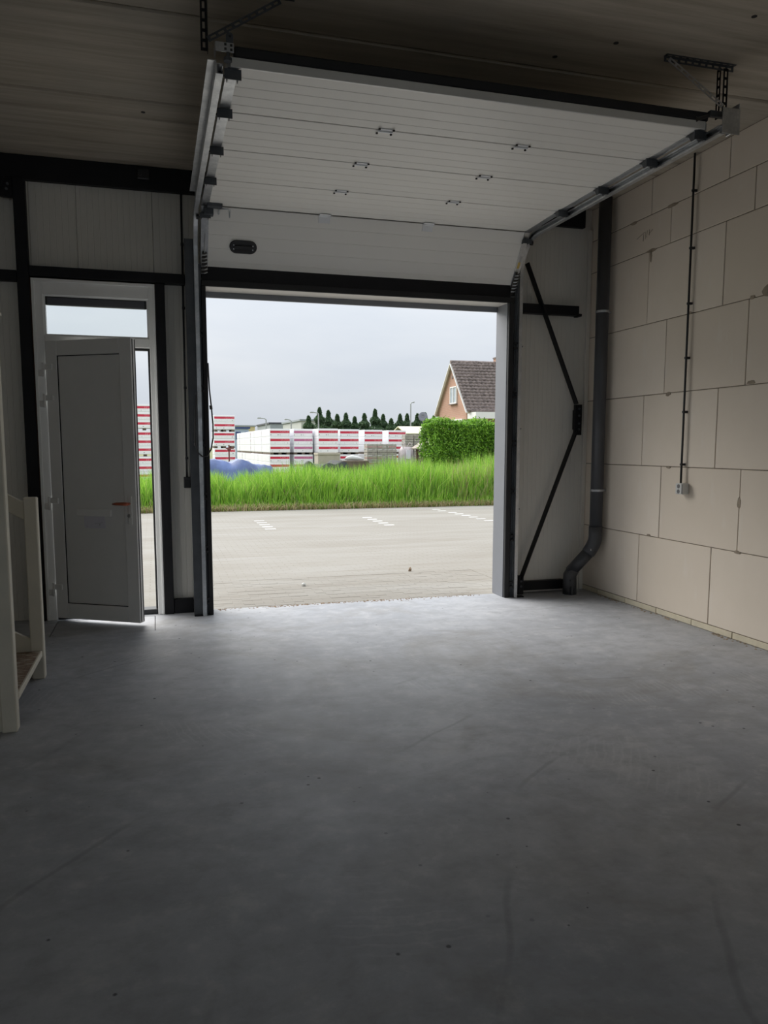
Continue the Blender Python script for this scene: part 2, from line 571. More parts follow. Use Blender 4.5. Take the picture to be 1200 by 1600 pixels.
# dirt crumbs along the foot of the wall
vs, fs = [], []
for (yc, n) in ((6.8, 30), (5.15, 26), (5.9, 14), (4.6, 18), (6.3, 12)):
    for _ in range(n):
        p = np.array([XR - abs(rng.normal(0, 0.03)) - 0.004, yc + rng.normal(0, 0.13), 0.0])
        s = rng.uniform(0.003, 0.012)
        o = len(vs)
        for d in ((-1, -1, 0), (1, -1, 0), (1, 1, 0), (-1, 1, 0), (0, 0, 1.2)):
            vs.append(p + np.array(d) * s * rng.uniform(0.7, 1.2))
        fs += [(o, o + 1, o + 4), (o + 1, o + 2, o + 4), (o + 2, o + 3, o + 4), (o + 3, o, o + 4)]
o = raw_mesh('floor_crumbs', vs, fs, MAT['smear'])
tag(o, 'dark crumbs of dirt along the foot of the block wall', 'debris', kind='stuff')

# ---- front wall of vertical insulated panels
wf = thing('wall_front', (0, YW, 0), 'front wall of off-white vertically ribbed insulated panels', kind='structure')


def clad(x0, x1, z0, z1):
    """one panel: fine vertical grooves on the room side"""
    mb = MB()
    pr = [(x0, YW + 0.012), (x0 + 0.004, YW)]
    x = math.ceil((x0 + 0.02) / 0.05) * 0.05
    while x < x1 - 0.012:
        dp = 0.0022
        pr += [(x - 0.004, YW), (x - 0.0015, YW + dp), (x + 0.0015, YW + dp), (x + 0.004, YW)]
        x += 0.05
    pr += [(x1 - 0.004, YW), (x1, YW + 0.012), (x1, YO), (x0, YO)]
    mb.prism(pr, lambda a, b: (a, b, z0), lambda a, b: (a, b, z1))
    return mb.build('wall_panel', MAT['cladding'], wf)


clad(XL, -2.733, 0, ZC)
clad(-2.733, -1.733, 0, ZC)
clad(-1.733, -0.955, 0, ZC)
clad(-0.955, -0.583, 2.93, ZC)
clad(-0.583, 0.04, 2.93, ZC)
clad(0.04, 0.44, 0, ZC)
clad(0.44, 1.43, 2.935, ZC)
clad(1.43, 2.40, 2.935, ZC)
clad(2.40, 3.38, 2.935, ZC)
clad(3.38, 4.37, 0, ZC)
# corner flashing beside the block wall
MB().box(4.325, 4.368, 7.335, YW, 0.0, 3.72).build('corner_flashing', MAT['cladding'], wf, 0.003)

# ---- left and back walls close the room behind the camera
wl = tag(MB().box(XL - 0.1, XL, YB - 0.1, YO, -0.1, ZC).build('wall_left', MAT['plaster']), 'plain pale wall beside the stairs', kind='structure')
mb = MB()
WX = [(-3.2, -0.75), (-0.5, 1.95), (2.2, 4.1)]  # window openings added in the unseen back wall to brighten the room
W0, W1 = 0.7, 3.4
mb.box(XL, XR + 0.1, YB - 0.1, YB, -0.1, W0)
mb.box(XL, XR + 0.1, YB - 0.1, YB, W1, ZC)
xs_ = [XL] + [q for w_ in WX for q in w_] + [XR + 0.1]
for k in range(0, len(xs_), 2):
    mb.box(xs_[k], xs_[k + 1], YB - 0.1, YB, W0, W1)
wb = tag(mb.build('wall_back', MAT['plaster']), 'plain white wall with windows behind the camera', kind='structure')
for k, (x0, x1) in enumerate(WX):
    wn = thing('window_%d' % (k + 1), (x0, YB, W0), 'white framed window in the wall behind the camera', kind='structure')
    mb = MB()
    xm = (x0 + x1) / 2
    for (a, b_, c0, c1) in ((x0, x0 + 0.06, W0, W1), (x1 - 0.06, x1, W0, W1), (x0 + 0.06, x1 - 0.06, W0, W0 + 0.06), (x0 + 0.06, x1 - 0.06, W1 - 0.06, W1), (xm - 0.03, xm + 0.03, W0 + 0.06, W1 - 0.06)):
        mb.box(a, b_, YB - 0.08, YB - 0.02, c0, c1)
    mb.build('window_frame', MAT['upvc'], wn)
    MB().box(x0 + 0.06, xm - 0.03, YB - 0.053, YB - 0.047, W0 + 0.06, W1 - 0.06).build('window_pane', MAT['glass'], wn)
    MB().box(xm + 0.03, x1 - 0.06, YB - 0.053, YB - 0.047, W0 + 0.06, W1 - 0.06).build('window_pane', MAT['glass'], wn)

# ---- black steel frame in front of the cladding
YS = 7.27


def steel(name, label, cat, boxes, group='black steel framing of the front wall'):
    t = thing(name, boxes[0][1], label, cat, group)
    for (nm, loc, bx) in boxes:
        MB().box(*bx).build(nm, MAT['black_steel'], t, 0.004)
    return t


def steel_bar(name, label, bx, cat='steel beam'):
    o = MB().box(*bx).build(name, MAT['black_steel'], None, 0.004)
    return tag(o, label, cat, 'black steel framing of the front wall')


steel_bar('eaves_beam', 'long black steel beam along the top of the front wall under the ceiling', (XL, 4.262, 7.30, YW - 0.002, 3.725, ZC))
steel_bar('steel_post', 'tall black steel post left of the white side door', (-1.06, -0.968, YS, YW - 0.002, 0.0, 3.725), 'steel post')
steel_bar('steel_post', 'short black steel post between the side door and the big door', (0.044, 0.124, YS, YW - 0.002, 0.0, 2.942), 'steel post')
steel_bar('steel_girt', 'black steel rail crossing above the white side door', (-0.966, 0.30, YS + 0.002, YW - 0.002, 2.944, 3.03), 'steel beam')
steel_bar('steel_girt', 'black steel rail left of the tall post, cut by the picture edge', (XL, -1.062, YS + 0.002, YW - 0.002, 2.90, 2.985), 'steel beam')
t = thing('steel_girt', (3.86, YS, 2.85), 'short black steel rail crossing the diagonal brace right of the big door', 'steel beam', 'black steel framing of the front wall')
MB().box(3.49, 4.20, YS, YW - 0.002, 2.852, 2.946).build('rail', MAT['black_steel'], t, 0.004)
MB().box(4.185, 4.225, YS - 0.012, YW - 0.002, 2.842, 2.868).build('end_lip', MAT['black_steel'], t, 0.003)
steel_bar('base_angle', 'black steel base rail on the floor left of the big door', (0.126, 0.30, YS + 0.015, YW - 0.002, 0.0, 0.13), 'steel beam')
steel_bar('base_angle', 'black steel base rail on the floor beside the drain pipe', (3.63, 4.12, YS + 0.015, YW - 0.002, 0.03, 0.125), 'steel beam')
# K-brace right of the door
t = thing('wall_brace', (3.6, YS, 0), 'black angled steel brace bent like an arrow right of the big door', 'brace')
YBR = 7.262
MB().bar((3.60, YBR, 3.33), (4.19, YBR, 1.96), 0.014, 0.075, (0, 1, 0)).build('brace_bar', MAT['black_steel'], t, 0.002)
MB().bar((4.20, YBR, 1.70), (3.595, YBR, 0.15), 0.014, 0.075, (0, 1, 0)).build('brace_bar', MAT['black_steel'], t, 0.002)
gp = MB().box(4.175, 4.252, 7.248, 7.29, 1.642, 1.955).build('gusset_plate', MAT['black_steel'], t, 0.003)
for z in (1.70, 1.76, 1.84, 1.91):
    MB().tube([(4.215, 7.249, z), (4.215, 7.236, z)], 0.013, 6).build('bolt', MAT['dark_galv'], gp)
fp = MB().box(3.563, 3.627, 7.246, 7.30, 0.0, 0.195).build('foot_plate', MAT['black_steel'], t, 0.003)
for z in (0.085, 0.14):
    MB().tube([(3.595, 7.247, z), (3.595, 7.234, z)], 0.013, 6).build('bolt', MAT['dark_galv'], fp)
MB().box(4.205, 4.222, 7.29, YW - 0.002, 1.70, 1.90).build('fixing_bracket', MAT['black_steel'], t)
# brace at the far left, mostly cut off by the picture edge
t = thing('wall_brace', (-1.1, YS, 2.4), 'black steel brace running down from the top of the tall left post', 'brace')
MB().bar((-1.10, 7.262, 3.72), (-1.75, 7.262, 2.40), 0.014, 0.07, (0, 1, 0)).build('brace_bar', MAT['black_steel'], t, 0.002)
gp = MB().box(-1.155, -1.06, 7.248, 7.29, 3.56, 3.725).build('gusset_plate', MAT['black_steel'], t, 0.003)
for (x, z) in ((-1.10, 3.62), (-1.09, 3.66)):
    MB().tube([(x, 7.249, z), (x, 7.236, z)], 0.012, 6).build('bolt', MAT['dark_galv'], gp)
MB().box(-1.80, -1.70, 7.25, YW - 0.002, 2.30, 2.46).build('gusset_plate', MAT['black_steel'], t, 0.003)
# little clamps under the eaves beam
t = thing('cable_clamp', (-0.03, 7.29, 3.80), 'small black clamp on the top beam above the side door', 'clamp')
MB().box(-0.075, 0.03, 7.262, 7.299, 3.80, 3.885).build('clamp_body', MAT['black_plastic'], t, 0.008)
MB().tube([(-0.05, 7.262, 3.84), (-0.05, 7.25, 3.84)], 0.016, 8).build('clamp_screw', MAT['black_plastic'], t)

# ================================================================== SIDE DOOR (white, standing ajar)
d1 = thing('door_1', (-0.955, 7.28, 0), 'white side door standing ajar, with a window pane over it', kind='structure')
FX0, FX1, FY0, FY1, FZ = -0.955, 0.038, 7.285, 7.40, 2.93
mb = MB()
mb.box(FX0, FX0 + 0.085, FY0, FY1, 0, FZ)
mb.box(FX1 - 0.055, FX1, FY0, FY1, 0.0, FZ)
mb.box(FX0 + 0.085, FX1 - 0.055, FY0, FY1, 2.80, FZ)
mb.box(FX0 + 0.085, FX1 - 0.055, FY0, FY1, 2.385, 2.465)
fr_o = mb.build('door_frame', MAT['upvc'], d1, 0.004)
mb = MB()      # raised outer bead round the frame
mb.box(FX0 - 0.002, FX0 + 0.022, FY0 - 0.012, FY0 + 0.02, 0.0, FZ + 0.001)
mb.box(FX1 - 0.016, FX1 + 0.002, FY0 - 0.012, FY0 + 0.02, 0.0, FZ + 0.001)
mb.box(FX0 + 0.022, FX1 - 0.016, FY0 - 0.012, FY0 + 0.02, FZ - 0.025, FZ + 0.001)
mb.build('outer_bead', MAT['upvc'], d1, 0.003)
mb = MB()      # glazing bead of the top light
for (x0, x1, z0, z1) in ((FX0 + 0.085, FX0 + 0.10, 2.465, 2.80), (FX1 - 0.07, FX1 - 0.055, 2.465, 2.80), (FX0 + 0.10, FX1 - 0.07, 2.465, 2.478), (FX0 + 0.10, FX1 - 0.07, 2.79, 2.80)):
    mb.box(x0, x1, FY0 + 0.02, FY1 - 0.03, z0, z1)
mb.build('glazing_bead', MAT['upvc'], d1)
MB().box(FX0 + 0.10, FX1 - 0.07, 7.345, 7.351, 2.478, 2.735).build('window_pane', MAT['glass'], d1)
vt = MB().box(FX0 + 0.10, FX1 - 0.07, 7.315, 7.36, 2.722, 2.79).build('vent_grille', MAT['grey_vent'], d1, 0.006)
mb = MB()
mb.box(FX0 + 0.102, FX0 + 0.118, 7.308, 7.316, 2.72, 2.79)
mb.box(FX1 - 0.088, FX1 - 0.072, 7.308, 7.316, 2.72, 2.79)
mb.box(FX0 + 0.118, FX1 - 0.088, 7.309, 7.316, 2.782, 2.79)
mb.build('end_cap', MAT['black_plastic'], vt)
mb = MB()      # dark seal on the closing side and head
mb.box(FX1 - 0.072, FX1 - 0.055, 7.33, 7.395, 0.05, 2.385)
mb.box(FX0 + 0.085, FX1 - 0.072, 7.33, 7.395, 2.368, 2.385)
mb.build('door_seal', MAT['rubber'], d1)
MB().box(FX0 + 0.085, FX1 - 0.055, 7.31, 7.46, 0.0, 0.045).build('threshold', MAT['black_plastic'], d1, 0.006)
mb = MB().box(FX0 - 0.013, FX0 - 0.003, 7.30, 7.36, 0.0, FZ + 0.01)
mb.box(FX1 + 0.002, FX1 + 0.006, 7.30, 7.36, 0.0, FZ)
mb.build('wood_packer', MAT['brown_wood'], d1)
# the leaf, hinged left, swung into the room
LW, LH, LT, LZ = 0.828, 2.385, 0.068, 0.028
mb = MB()
S, T, B = 0.115, 0.125, 0.135
mb.box(0, S, 0, LT, 0, LH)
mb.box(LW - S, LW, 0, LT, 0, LH)
mb.box(S, LW - S, 0, LT, LH - T, LH)
mb.box(S, LW - S, 0, LT, 0, B)
leaf = mb.build('door_leaf', MAT['upvc'], d1, 0.004, local=True)
leaf.location = (FX0 + 0.083 - d1.location.x, 7.262 - d1.location.y, LZ)
leaf.rotation_euler = (0, 0, -math.atan2(0.43, 0.708))
MB().box(S, LW - S, 0.010, LT - 0.01, B, LH - T).build('leaf_panel', MAT['upvc_panel'], leaf, local=True)
mb = MB()
mb.box(S, S + 0.006, 0.003, 0.0099, B, LH - T)
mb.box(S + 0.006, LW - S, 0.003, 0.0099, LH - T - 0.006, LH - T)
mb.box(S + 0.006, LW - S, 0.003, 0.0099, B, B + 0.006)
mb.build('panel_gasket', MAT['rubber'], leaf, local=True)
mb = MB().box(LW, LW + 0.003, 0.012, 0.022, 0.01, LH - 0.01).box(LW, LW + 0.003, 0.05, 0.058, 0.01, LH - 0.01)
mb.build('edge_seal', MAT['rubber'], leaf, local=True)
MB().box(0.25, 0.585, -0.012, 0.0095, 0.905, 0.965).build('letter_flap', MAT['upvc'], leaf, 0.004, local=True)
pp = MB()
pp.prism([(0.33, 0.80), (0.535, 0.805), (0.53, 0.905), (0.325, 0.908)], lambda a, b: (a, -0.016, b), lambda a, b: (a, -0.014, b))
pap = pp.build('paper_notice', MAT['paper'], leaf, local=True)
pp = MB().bar((0.43, -0.0165, 0.845), (0.475, -0.0165, 0.85), 0.001, 0.004, (0, 1, 0)).bar((0.48, -0.0165, 0.83), (0.482, -0.0165, 0.85), 0.001, 0.007, (0, 1, 0)).bar((0.485, -0.0165, 0.853), (0.51, -0.0165, 0.856), 0.001, 0.004, (0, 1, 0)).bar((0.35, -0.0165, 0.822), (0.37, -0.0165, 0.822), 0.001, 0.006, (0, 1, 0))
tag(pp.build('pen_mark', MAT['ink'], leaf, local=True), 'dark pen strokes on the paper')
esc = MB().box(LW - 0.078, LW - 0.038, -0.012, 0.0, 0.845, 1.085).build('handle_plate', MAT['upvc_panel'], leaf, 0.008, segs=2, local=True)
hd = MB()
hd.tube([(LW - 0.058, -0.012, 1.02), (LW - 0.058, -0.052, 1.02)], 0.011, 10)
hd.tube([(LW - 0.05, -0.055, 1.02), (LW - 0.09, -0.057, 1.021), (LW - 0.16, -0.055, 1.02), (LW - 0.195, -0.05, 1.018)], [0.014, 0.014, 0.012, 0.006], 10)
tag(hd.build('lever_handle', MAT['copper'], leaf, smooth=True, local=True), 'copper-red lever handle')
MB().tube([(LW - 0.06, -0.012, 0.918), (LW - 0.06, -0.026, 0.918)], 0.014, 10).build('lock_cylinder', MAT['galv'], leaf, local=True)
for z in (0.255, 1.01, 1.885, 2.145):
    hb = MB()
    hb.tube([(-0.012, -0.014, z - 0.06), (-0.012, -0.014, z + 0.06)], 0.011, 10)
    hb.box(-0.002, 0.075, -0.016, 0.0, z + 0.0, z + 0.045)
    hb.box(-0.06, -0.012, -0.018, 0.004, z - 0.055, z - 0.0)
    hb.build('hinge', MAT['upvc'], leaf, 0.003, local=True)

# ================================================================== BIG OVERHEAD DOOR
OX0, OX1, OZ = 0.47, 3.35, 2.915
lin = thing('trim_1', (OX1, 7.16, 0), 'dark grey lining and pale soffit round the big door opening', kind='structure')
tag(MB().box(OX1, OX1 + 0.03, 7.165, 7.42, 0.0, OZ + 0.02).build('side_lining', MAT['anthracite'], lin, 0.003), 'anthracite lining')
MB().box(OX0 - 0.03, OX0, 7.165, 7.42, 0.0, OZ + 0.02).build('side_lining', MAT['anthracite'], lin, 0.003)
MB().box(OX0, OX1, 7.165, 7.40, OZ, OZ + 0.02).build('soffit_board', MAT['soffit'], lin)
MB().box(OX0, OX1, 7.395, 7.425, OZ - 0.05, OZ + 0.02).build('drip_trim', MAT['anthracite'], lin, 0.003)
MB().box(OX0 - 0.04, OX1 + 0.07, 7.140, 7.164, OZ, OZ + 0.052).build('head_seal', MAT['rubber'], lin, 0.004)
MB().box(OX0 - 0.03, OX1 + 0.03, 7.166, YW, OZ + 0.021, OZ + 0.25).build('head_rail', MAT['black_steel'], lin)
MB().box(OX1 + 0.004, OX1 + 0.058, 7.125, 7.164, 0.0, OZ).build('side_seal', MAT['rubber'], lin, 0.006)
MB().box(OX0 - 0.045, OX0 - 0.002, 7.125, 7.164, 0.0, OZ).build('side_seal', MAT['rubber'], lin, 0.006)

d2 = thing('door_2', (1.93, 7.15, 3.0), 'white overhead sectional door rolled up under the ceiling', kind='structure')
PX0, PX1 = 0.487, 3.385
J = [(7.205, 3.028), (6.875, 3.517), (6.262, 3.53), (5.635, 3.53), (5.018, 3.53), (4.435, 3.53)]   # joints from bottom edge to top edge (y, z)
TH = 0.042


def section(a, b, k):
    ay, az = a
    by, bz = b
    L = math.hypot(by - ay, bz - az)
    dy, dz = (by - ay) / L, (bz - az) / L
    ny, nz = dz, -dy
    gp0 = 0.006 if k else 0.0
    prof = [(gp0, 0.004), (gp0 + 0.003, 0.0)]
    for q in range(1, 5):
        s = L * q / 5
        prof += [(s - 0.005, 0.0), (s - 0.002, 0.0022), (s + 0.002, 0.0022), (s + 0.005, 0.0)]
    prof += [(L - 0.009, 0.0), (L - 0.006, 0.004), (L - 0.006, TH), (gp0, TH)]
    fn = lambda X: (lambda s, t: (X, ay + dy * s + ny * t, az + dz * s + nz * t))
    p = MB().prism(prof, fn(PX0), fn(PX1)).build('door_section', MAT['sheet'], d2)
    # steel end stiles
    for side, (x0, x1) in enumerate(((PX0 - 0.055, PX0 + 0.006), (PX1 - 0.006, PX1 + 0.05))):
        pr = [(0.006, -0.0035), (L - 0.006, -0.0035), (L - 0.006, TH), (0.006, TH)]
        st = MB().prism(pr, fn(x0), fn(x1)).build('end_stile', MAT['galv'], p)
    return p, fn, L


secs = [section(J[k], J[k + 1], k) for k in range(5)]
mb = MB()       # dark weather strip in every joint
for k in range(1, 5):
    y, z = J[k]
    mb.box(PX0 - 0.05, PX1 + 0.045, y - 0.005, y + 0.005, z + 0.008, z + 0.03)
mb.build('joint_seal', MAT['rubber'], d2)
# bottom rubber and its rail
p0, fn0, L0 = secs[0]
MB().prism([(-0.075, -0.004), (0.0, -0.004), (0.0, TH), (-0.075, TH)], fn0(PX0 - 0.05), fn0(PX1 + 0.045)).build('bottom_seal', MAT['rubber'], d2, 0.005)
MB().prism([(-0.030, -0.006), (-0.024, -0.006), (-0.024, 0.0), (-0.030, 0.0)], fn0(PX0 - 0.05), fn0(PX1 + 0.045)).build('bottom_rail_bead', MAT['dark_galv'], d2)
# top cap and top seal
p5, fn5, L5 = secs[4]
MB().prism([(L5 - 0.002, -0.006), (L5 + 0.012, -0.006), (L5 + 0.012, TH), (L5 - 0.002, TH)], fn5(PX0 - 0.04), fn5(PX1 + 0.03)).build('top_cap', MAT['sheet_cap'], d2, 0.002)
MB().prism([(L5 - 0.06, TH + 0.001), (L5 + 0.014, TH + 0.001), (L5 + 0.018, TH + 0.055), (L5 - 0.045, TH + 0.06)], fn5(PX0 - 0.02), fn5(PX1 + 0.05)).build('top_seal', MAT['rubber'], d2, 0.008)
# centre hinges
for k in range(1, 5):
    y, z = J[k]
    for x in (1.475, 2.425):
        h = MB()
        if k == 1:
            h.box(x - 0.05, x + 0.05, y - 0.045, y - 0.004, z - 0.012, z - 0.004)
            h.tube([(x - 0.055, y - 0.0, z - 0.012), (x + 0.055, y - 0.0, z - 0.012)], 0.008, 8)
            h.obox((x, y + 0.02, z - 0.037), (1, 0, 0), (0, 0.56, -0.83), (0, 0.83, 0.56), 0.05, 0.028, 0.004)
        else:
            h.box(x - 0.042, x + 0.042, y - 0.030, y + 0.030, z - 0.007, z)
            h.tube([(x - 0.05, y, z - 0.008), (x + 0.05, y, z - 0.008)], 0.008, 8)
        hg = h.build('hinge', MAT['zinc'], d2, 0.002)
        if k > 1:
            for (sx, sy) in ((-0.047, 0.033), (0.047, 0.033), (-0.047, -0.033), (0.047, -0.033)):
                MB().tube([(x + sx, y + sy, z - 0.006), (x + sx, y + sy, z - 0.014)], 0.008, 6).build('screw', MAT['black_steel'], hg)
# roller carriers at each joint, both sides, and at the top edge
for side, xs in ((0, PX0 - 0.025), (1, PX1 + 0.02)):
    sg = -1 if side == 0 else 1
    for k in range(1, 6):
        y, z = J[k]
        if k == 5:
            y += 0.075
        if k == 1:
            y, z = 6.93, 3.455
        r = MB()
        r.box(xs - 0.032, xs + 0.032, y - 0.05, y + 0.05, z - 0.010, z - 0.004)
        hgt = 0.045 if k > 1 else 0.03
        r.prism([(-0.05, 0.0), (0.03, 0.0), (0.0, -hgt), (-0.05, -hgt)], lambda a, b: (xs - 0.030, y + a, z - 0.008 + b), lambda a, b: (xs - 0.026, y + a, z - 0.008 + b))
        r.prism([(-0.05, 0.0), (0.03, 0.0), (0.0, -hgt), (-0.05, -hgt)], lambda a, b: (xs + 0.026, y + a, z - 0.008 + b), lambda a, b: (xs + 0.030, y + a, z - 0.008 + b))
        r.box(xs - 0.045, xs + 0.045, y - 0.056, y - 0.050, z - hgt - 0.012, z - 0.004)
        rc = r.build('roller_carrier', MAT['dark_galv'], d2)
        w = MB().tube([(xs, y - 0.02, z - 0.028), (xs + sg * 0.055, y - 0.02, z - 0.028)], 0.006, 8)
        w.tube([(xs + sg * 0.050, y - 0.02, z - 0.028), (xs + sg * 0.072, y - 0.02, z - 0.028)], 0.021, 12)
        w.build('roller', MAT['black_plastic'], rc)
# oval pull handle set in the lowest section
def disc(L, H, n=10):
    r = H / 2
    pts = []
    for k in range(n + 1):
        a = -math.pi / 2 + math.pi * k / n
        pts.append((L / 2 - r + r * math.cos(a), r * math.sin(a)))
    for k in range(n + 1):
        a = math.pi / 2 + math.pi * k / n
        pts.append((-L / 2 + r + r * math.cos(a), r * math.sin(a)))
    return pts
ay, az = J[0]
by, bz = J[1]
dy, dz = (by - ay) / L0, (bz - az) / L0
HXC, HS = 0.79, 0.262
fh = lambda t: (lambda a, b: (HXC + a, ay + dy * (HS + b) + dz * t, az + dz * (HS + b) - dy * t))
hdl = MB().prism(disc(0.235, 0.115), fh(-0.012), fh(0.002)).build('pull_handle', MAT['black_plastic'], d2, 0.004)
MB().prism(disc(0.16, 0.03), fh(-0.022), fh(-0.011)).build('grip_bar', MAT['black_plastic'], hdl, 0.003)
MB().prism(disc(0.15, 0.022), lambda a, b: fh(-0.0135)(a, b - 0.034), lambda a, b: fh(-0.011)(a, b - 0.034)).build('grip_slot', MAT['rubber'], hdl)
for (a, b) in ((-0.082, 0.016), (-0.082, -0.018), (0.082, 0.016), (0.082, -0.018)):
    MB().tube([fh(-0.012)(a, b), fh(-0.016)(a, b)], 0.006, 6).build('screw', MAT['galv'], hdl)
# shoot bolt next to the left stile
bz0 = 3.505
t = MB()
t.box(0.475, 0.60, 6.80, 6.865, 3.488, 3.522)
t.box(0.45, 0.53, 6.865, 6.93, 3.44, 3.5)
bt = t.build('bolt_case', MAT['dark_galv'], d2, 0.004)
MB().tube([(0.585, 6.835, 3.485), (0.645, 6.835, 3.485), (0.662, 6.85, 3.485), (0.665, 6.89, 3.48), (0.667, 6.93, 3.445)], 0.006, 8).build('bolt_handle', MAT['galv'], bt, smooth=True)
MB().tube([(0.575, 6.84, 3.486), (0.575, 6.93, 3.46)], 0.007, 8).build('bolt_rod', MAT['galv'], bt)
# cable anchors with their springs at both bottom corners
for side, x0 in ((0, PX0 - 0.055), (1, PX1 - 0.006)):
    fl = lambda t: (lambda a, b: (x0 + a, ay + dy * b + dz * t, az + dz * b - dy * t))
    c = MB()
    c.prism([(0.0, -0.02), (0.06, -0.02), (0.05, 0.20), (0.012, 0.20)], fl(-0.03), fl(-0.005))
    cb = c.build('cable_bracket', MAT['spring'], d2, 0.003)
    s = MB()
    for q in range(6):
        b = 0.02 + q * 0.032
        s.tube([fl(-0.035)(0.004, b), fl(-0.045)(0.03, b + 0.006), fl(-0.035)(0.056, b + 0.012)], 0.006, 6)
    s.build('spring_coil', MAT['galv'], cb)
    MB().tube([fl(-0.032)(0.03, 0.20), fl(-0.02)(0.033, 0.36)], 0.004, 6).build('lift_cable', MAT['galv'], cb)
    MB().prism([(-0.012 if side == 0 else 0.0, -0.03), (0.06 if side == 0 else 0.075, -0.03), (0.06 if side == 0 else 0.075, -0.022), (-0.012 if side == 0 else 0.0, -0.022)], fl(-0.06), fl(0.0)).build('corner_plate', MAT['galv'], cb)
    if side == 1:
        MB().prism([(0.014, 0.24), (0.045, 0.24), (0.045, 0.30), (0.014, 0.30)], fl(-0.0055), fl(-0.004)).build('warning_sticker', MAT['sticker'], cb)


# ---- tracks
def track(xw, sg, yend, label):
    t = thing('door_track', (xw, 7.12, 0), label, 'door track', 'galvanised tracks of the overhead door')
    R = 0.34
    path = [(7.125, 0.0, (-1, 0)), (7.125, 3.495 - R, (-1, 0))]
    for k in range(1, 13):
        a = math.pi / 2 * k / 12
        path.append((7.125 - R + R * math.cos(a), 3.495 - R + R * math.sin(a), (-math.cos(a), -math.sin(a))))
    path.append((yend, 3.495, (0, -1)))
    hw = 0.026
    prof = [(0.0, -hw), (0.0, hw), (0.034, hw), (0.034, hw - 0.012), (0.031, hw - 0.012), (0.031, hw - 0.003), (0.003, hw - 0.003), (0.003, -hw + 0.003), (0.031, -hw + 0.003), (0.031, -hw + 0.012), (0.034, -hw + 0.012), (0.034, -hw)]
    vs, fs = [], []
    n = len(prof)
    for (y, z, (ny, nz)) in path:
        for (a, b) in prof:
            vs.append((xw - sg * a, y + ny * b, z + nz * b))
    for i in range(len(path) - 1):
        for k in range(n):
            fs.append((i * n + k, i * n + (k + 1) % n, (i + 1) * n + (k + 1) % n, (i + 1) * n + k))
    fs += [tuple(range(n)), tuple((len(path) - 1) * n + k for k in range(n))]
    q = MB()
    q._add(vs, fs)
    q.build('rail', MAT['galv'], t)
    # angle iron that stiffens the horizontal run
    q = MB()
    q.box(min(xw, xw + sg * 0.004), max(xw, xw + sg * 0.004), yend, 6.60, 3.47, 3.535)
    q.box(min(xw, xw + sg * 0.045), max(xw, xw + sg * 0.045), yend, 6.60, 3.532, 3.536)
    q.build('stiffener', MAT['galv'], t)
    # slotted angle behind the vertical run
    q = MB()
    q.box(min(xw + sg * 0.0, xw - sg * 0.06), max(xw + sg * 0.0, xw - sg * 0.06), 7.152, 7.160, 0.0, 3.10)
    if sg < 0:
        q.box(xw - 0.075, xw - 0.001, 7.13, 7.16, 0.0, 3.30)
    an = q.build('wall_angle', MAT['dark_galv'], t)
    for k in range(6):
        z = 0.10 + k * 0.475
        for d in (0.0, 0.045):
            a_, b_ = sorted((xw - sg * 0.075, xw - sg * 0.036))
            MB().box(a_, b_, 7.118, 7.151, z + d, z + d + 0.018).build('slot_clip', MAT['rubber'], an)
    for z in (0.9, 1.7, 2.5):
        MB().tube([(xw + sg * 0.012, 7.15, z), (xw + sg * 0.012, 7.12, z)], 0.009, 6).build('track_bolt', MAT['dark_galv'], t)
    MB().box(min(xw + sg * 0.075, xw - sg * 0.03), max(xw + sg * 0.075, xw - sg * 0.03), 7.10, 7.16, 0.0, 0.012).build('floor_plate', MAT['black_steel'], t)
    return t


track(0.372, -1, 4.40, 'bright galvanised door track on the left of the big opening, curving back to the ceiling')
track(3.482, 1, 4.33, 'bright galvanised door track on the right of the big opening, curving back to the ceiling')


# ---- hangers that hold the track ends to the ceiling: perforated angles
def perforated(mb, p, q, w, side):
    """slotted flat: two rails joined by rungs, so the slots are real holes"""
    p, q, side = Vector(p), Vector(q), Vector(side).normalized()
    d = (q - p)
    L = d.length
    d.normalize()
    e = w * 0.30
    nrm = d.cross(side)
    for s in (-1, 1):
        c = (p + q) / 2 + side * (s * (w / 2 - e / 2))
        mb.obox(c, d, side, nrm, L / 2, e / 2, 0.0015)
    k = 0.0
    while k < L:
        mb.obox(p + d * min(k + 0.008, L - 0.008), d, side, nrm, 0.008, w / 2 - e * 0.9, 0.0015)
        k += 0.05


t = thing('track_hanger', (3.53, 4.42, 3.5), 'perforated steel hanger holding the right track end to the ceiling', 'bracket', 'track hangers')
m_ = MB()
perforated(m_, (3.09, 4.405, ZC - 0.003), (3.60, 4.405, ZC - 0.003), 0.032, (0, 1, 0))
perforated(m_, (3.09, 4.42, ZC - 0.018), (3.60, 4.42, ZC - 0.018), 0.032, (0, 0, 1))
m_.build('ceiling_angle', MAT['dark_galv'], t)
m_ = MB()
perforated(m_, (3.545, 4.418, ZC - 0.02), (3.545, 4.418, 3.60), 0.036, (1, 0, 0))
perforated(m_, (3.508, 4.436, ZC - 0.02), (3.508, 4.436, 3.60), 0.036, (0, 1, 0))
m_.build('drop_angle', MAT['black_steel'], t)
m_ = MB()
perforated(m_, (3.12, 4.41, ZC - 0.02), (3.525, 4.41, 3.67), 0.03, (1, 0, 1.6))
tag(m_.build('diagonal_stay', MAT['galv'], t), 'bright slotted stay')
m_ = MB().box(3.455, 3.585, 4.314, 4.322, 3.468, 3.622).box(3.579, 3.585, 4.322, 4.44, 3.50, 3.66)
ep = m_.build('end_plate', MAT['galv'], t, 0.003)
for (a, b) in ((3.585, 3.61), (3.585, 3.545)):
    MB().tube([(a, 4.36, b), (a + 0.018, 4.36, b)], 0.011, 6).build('bolt', MAT['black_steel'], ep)
m_ = MB().box(3.43, 3.545, 4.40, 4.432, 3.60, 3.635)
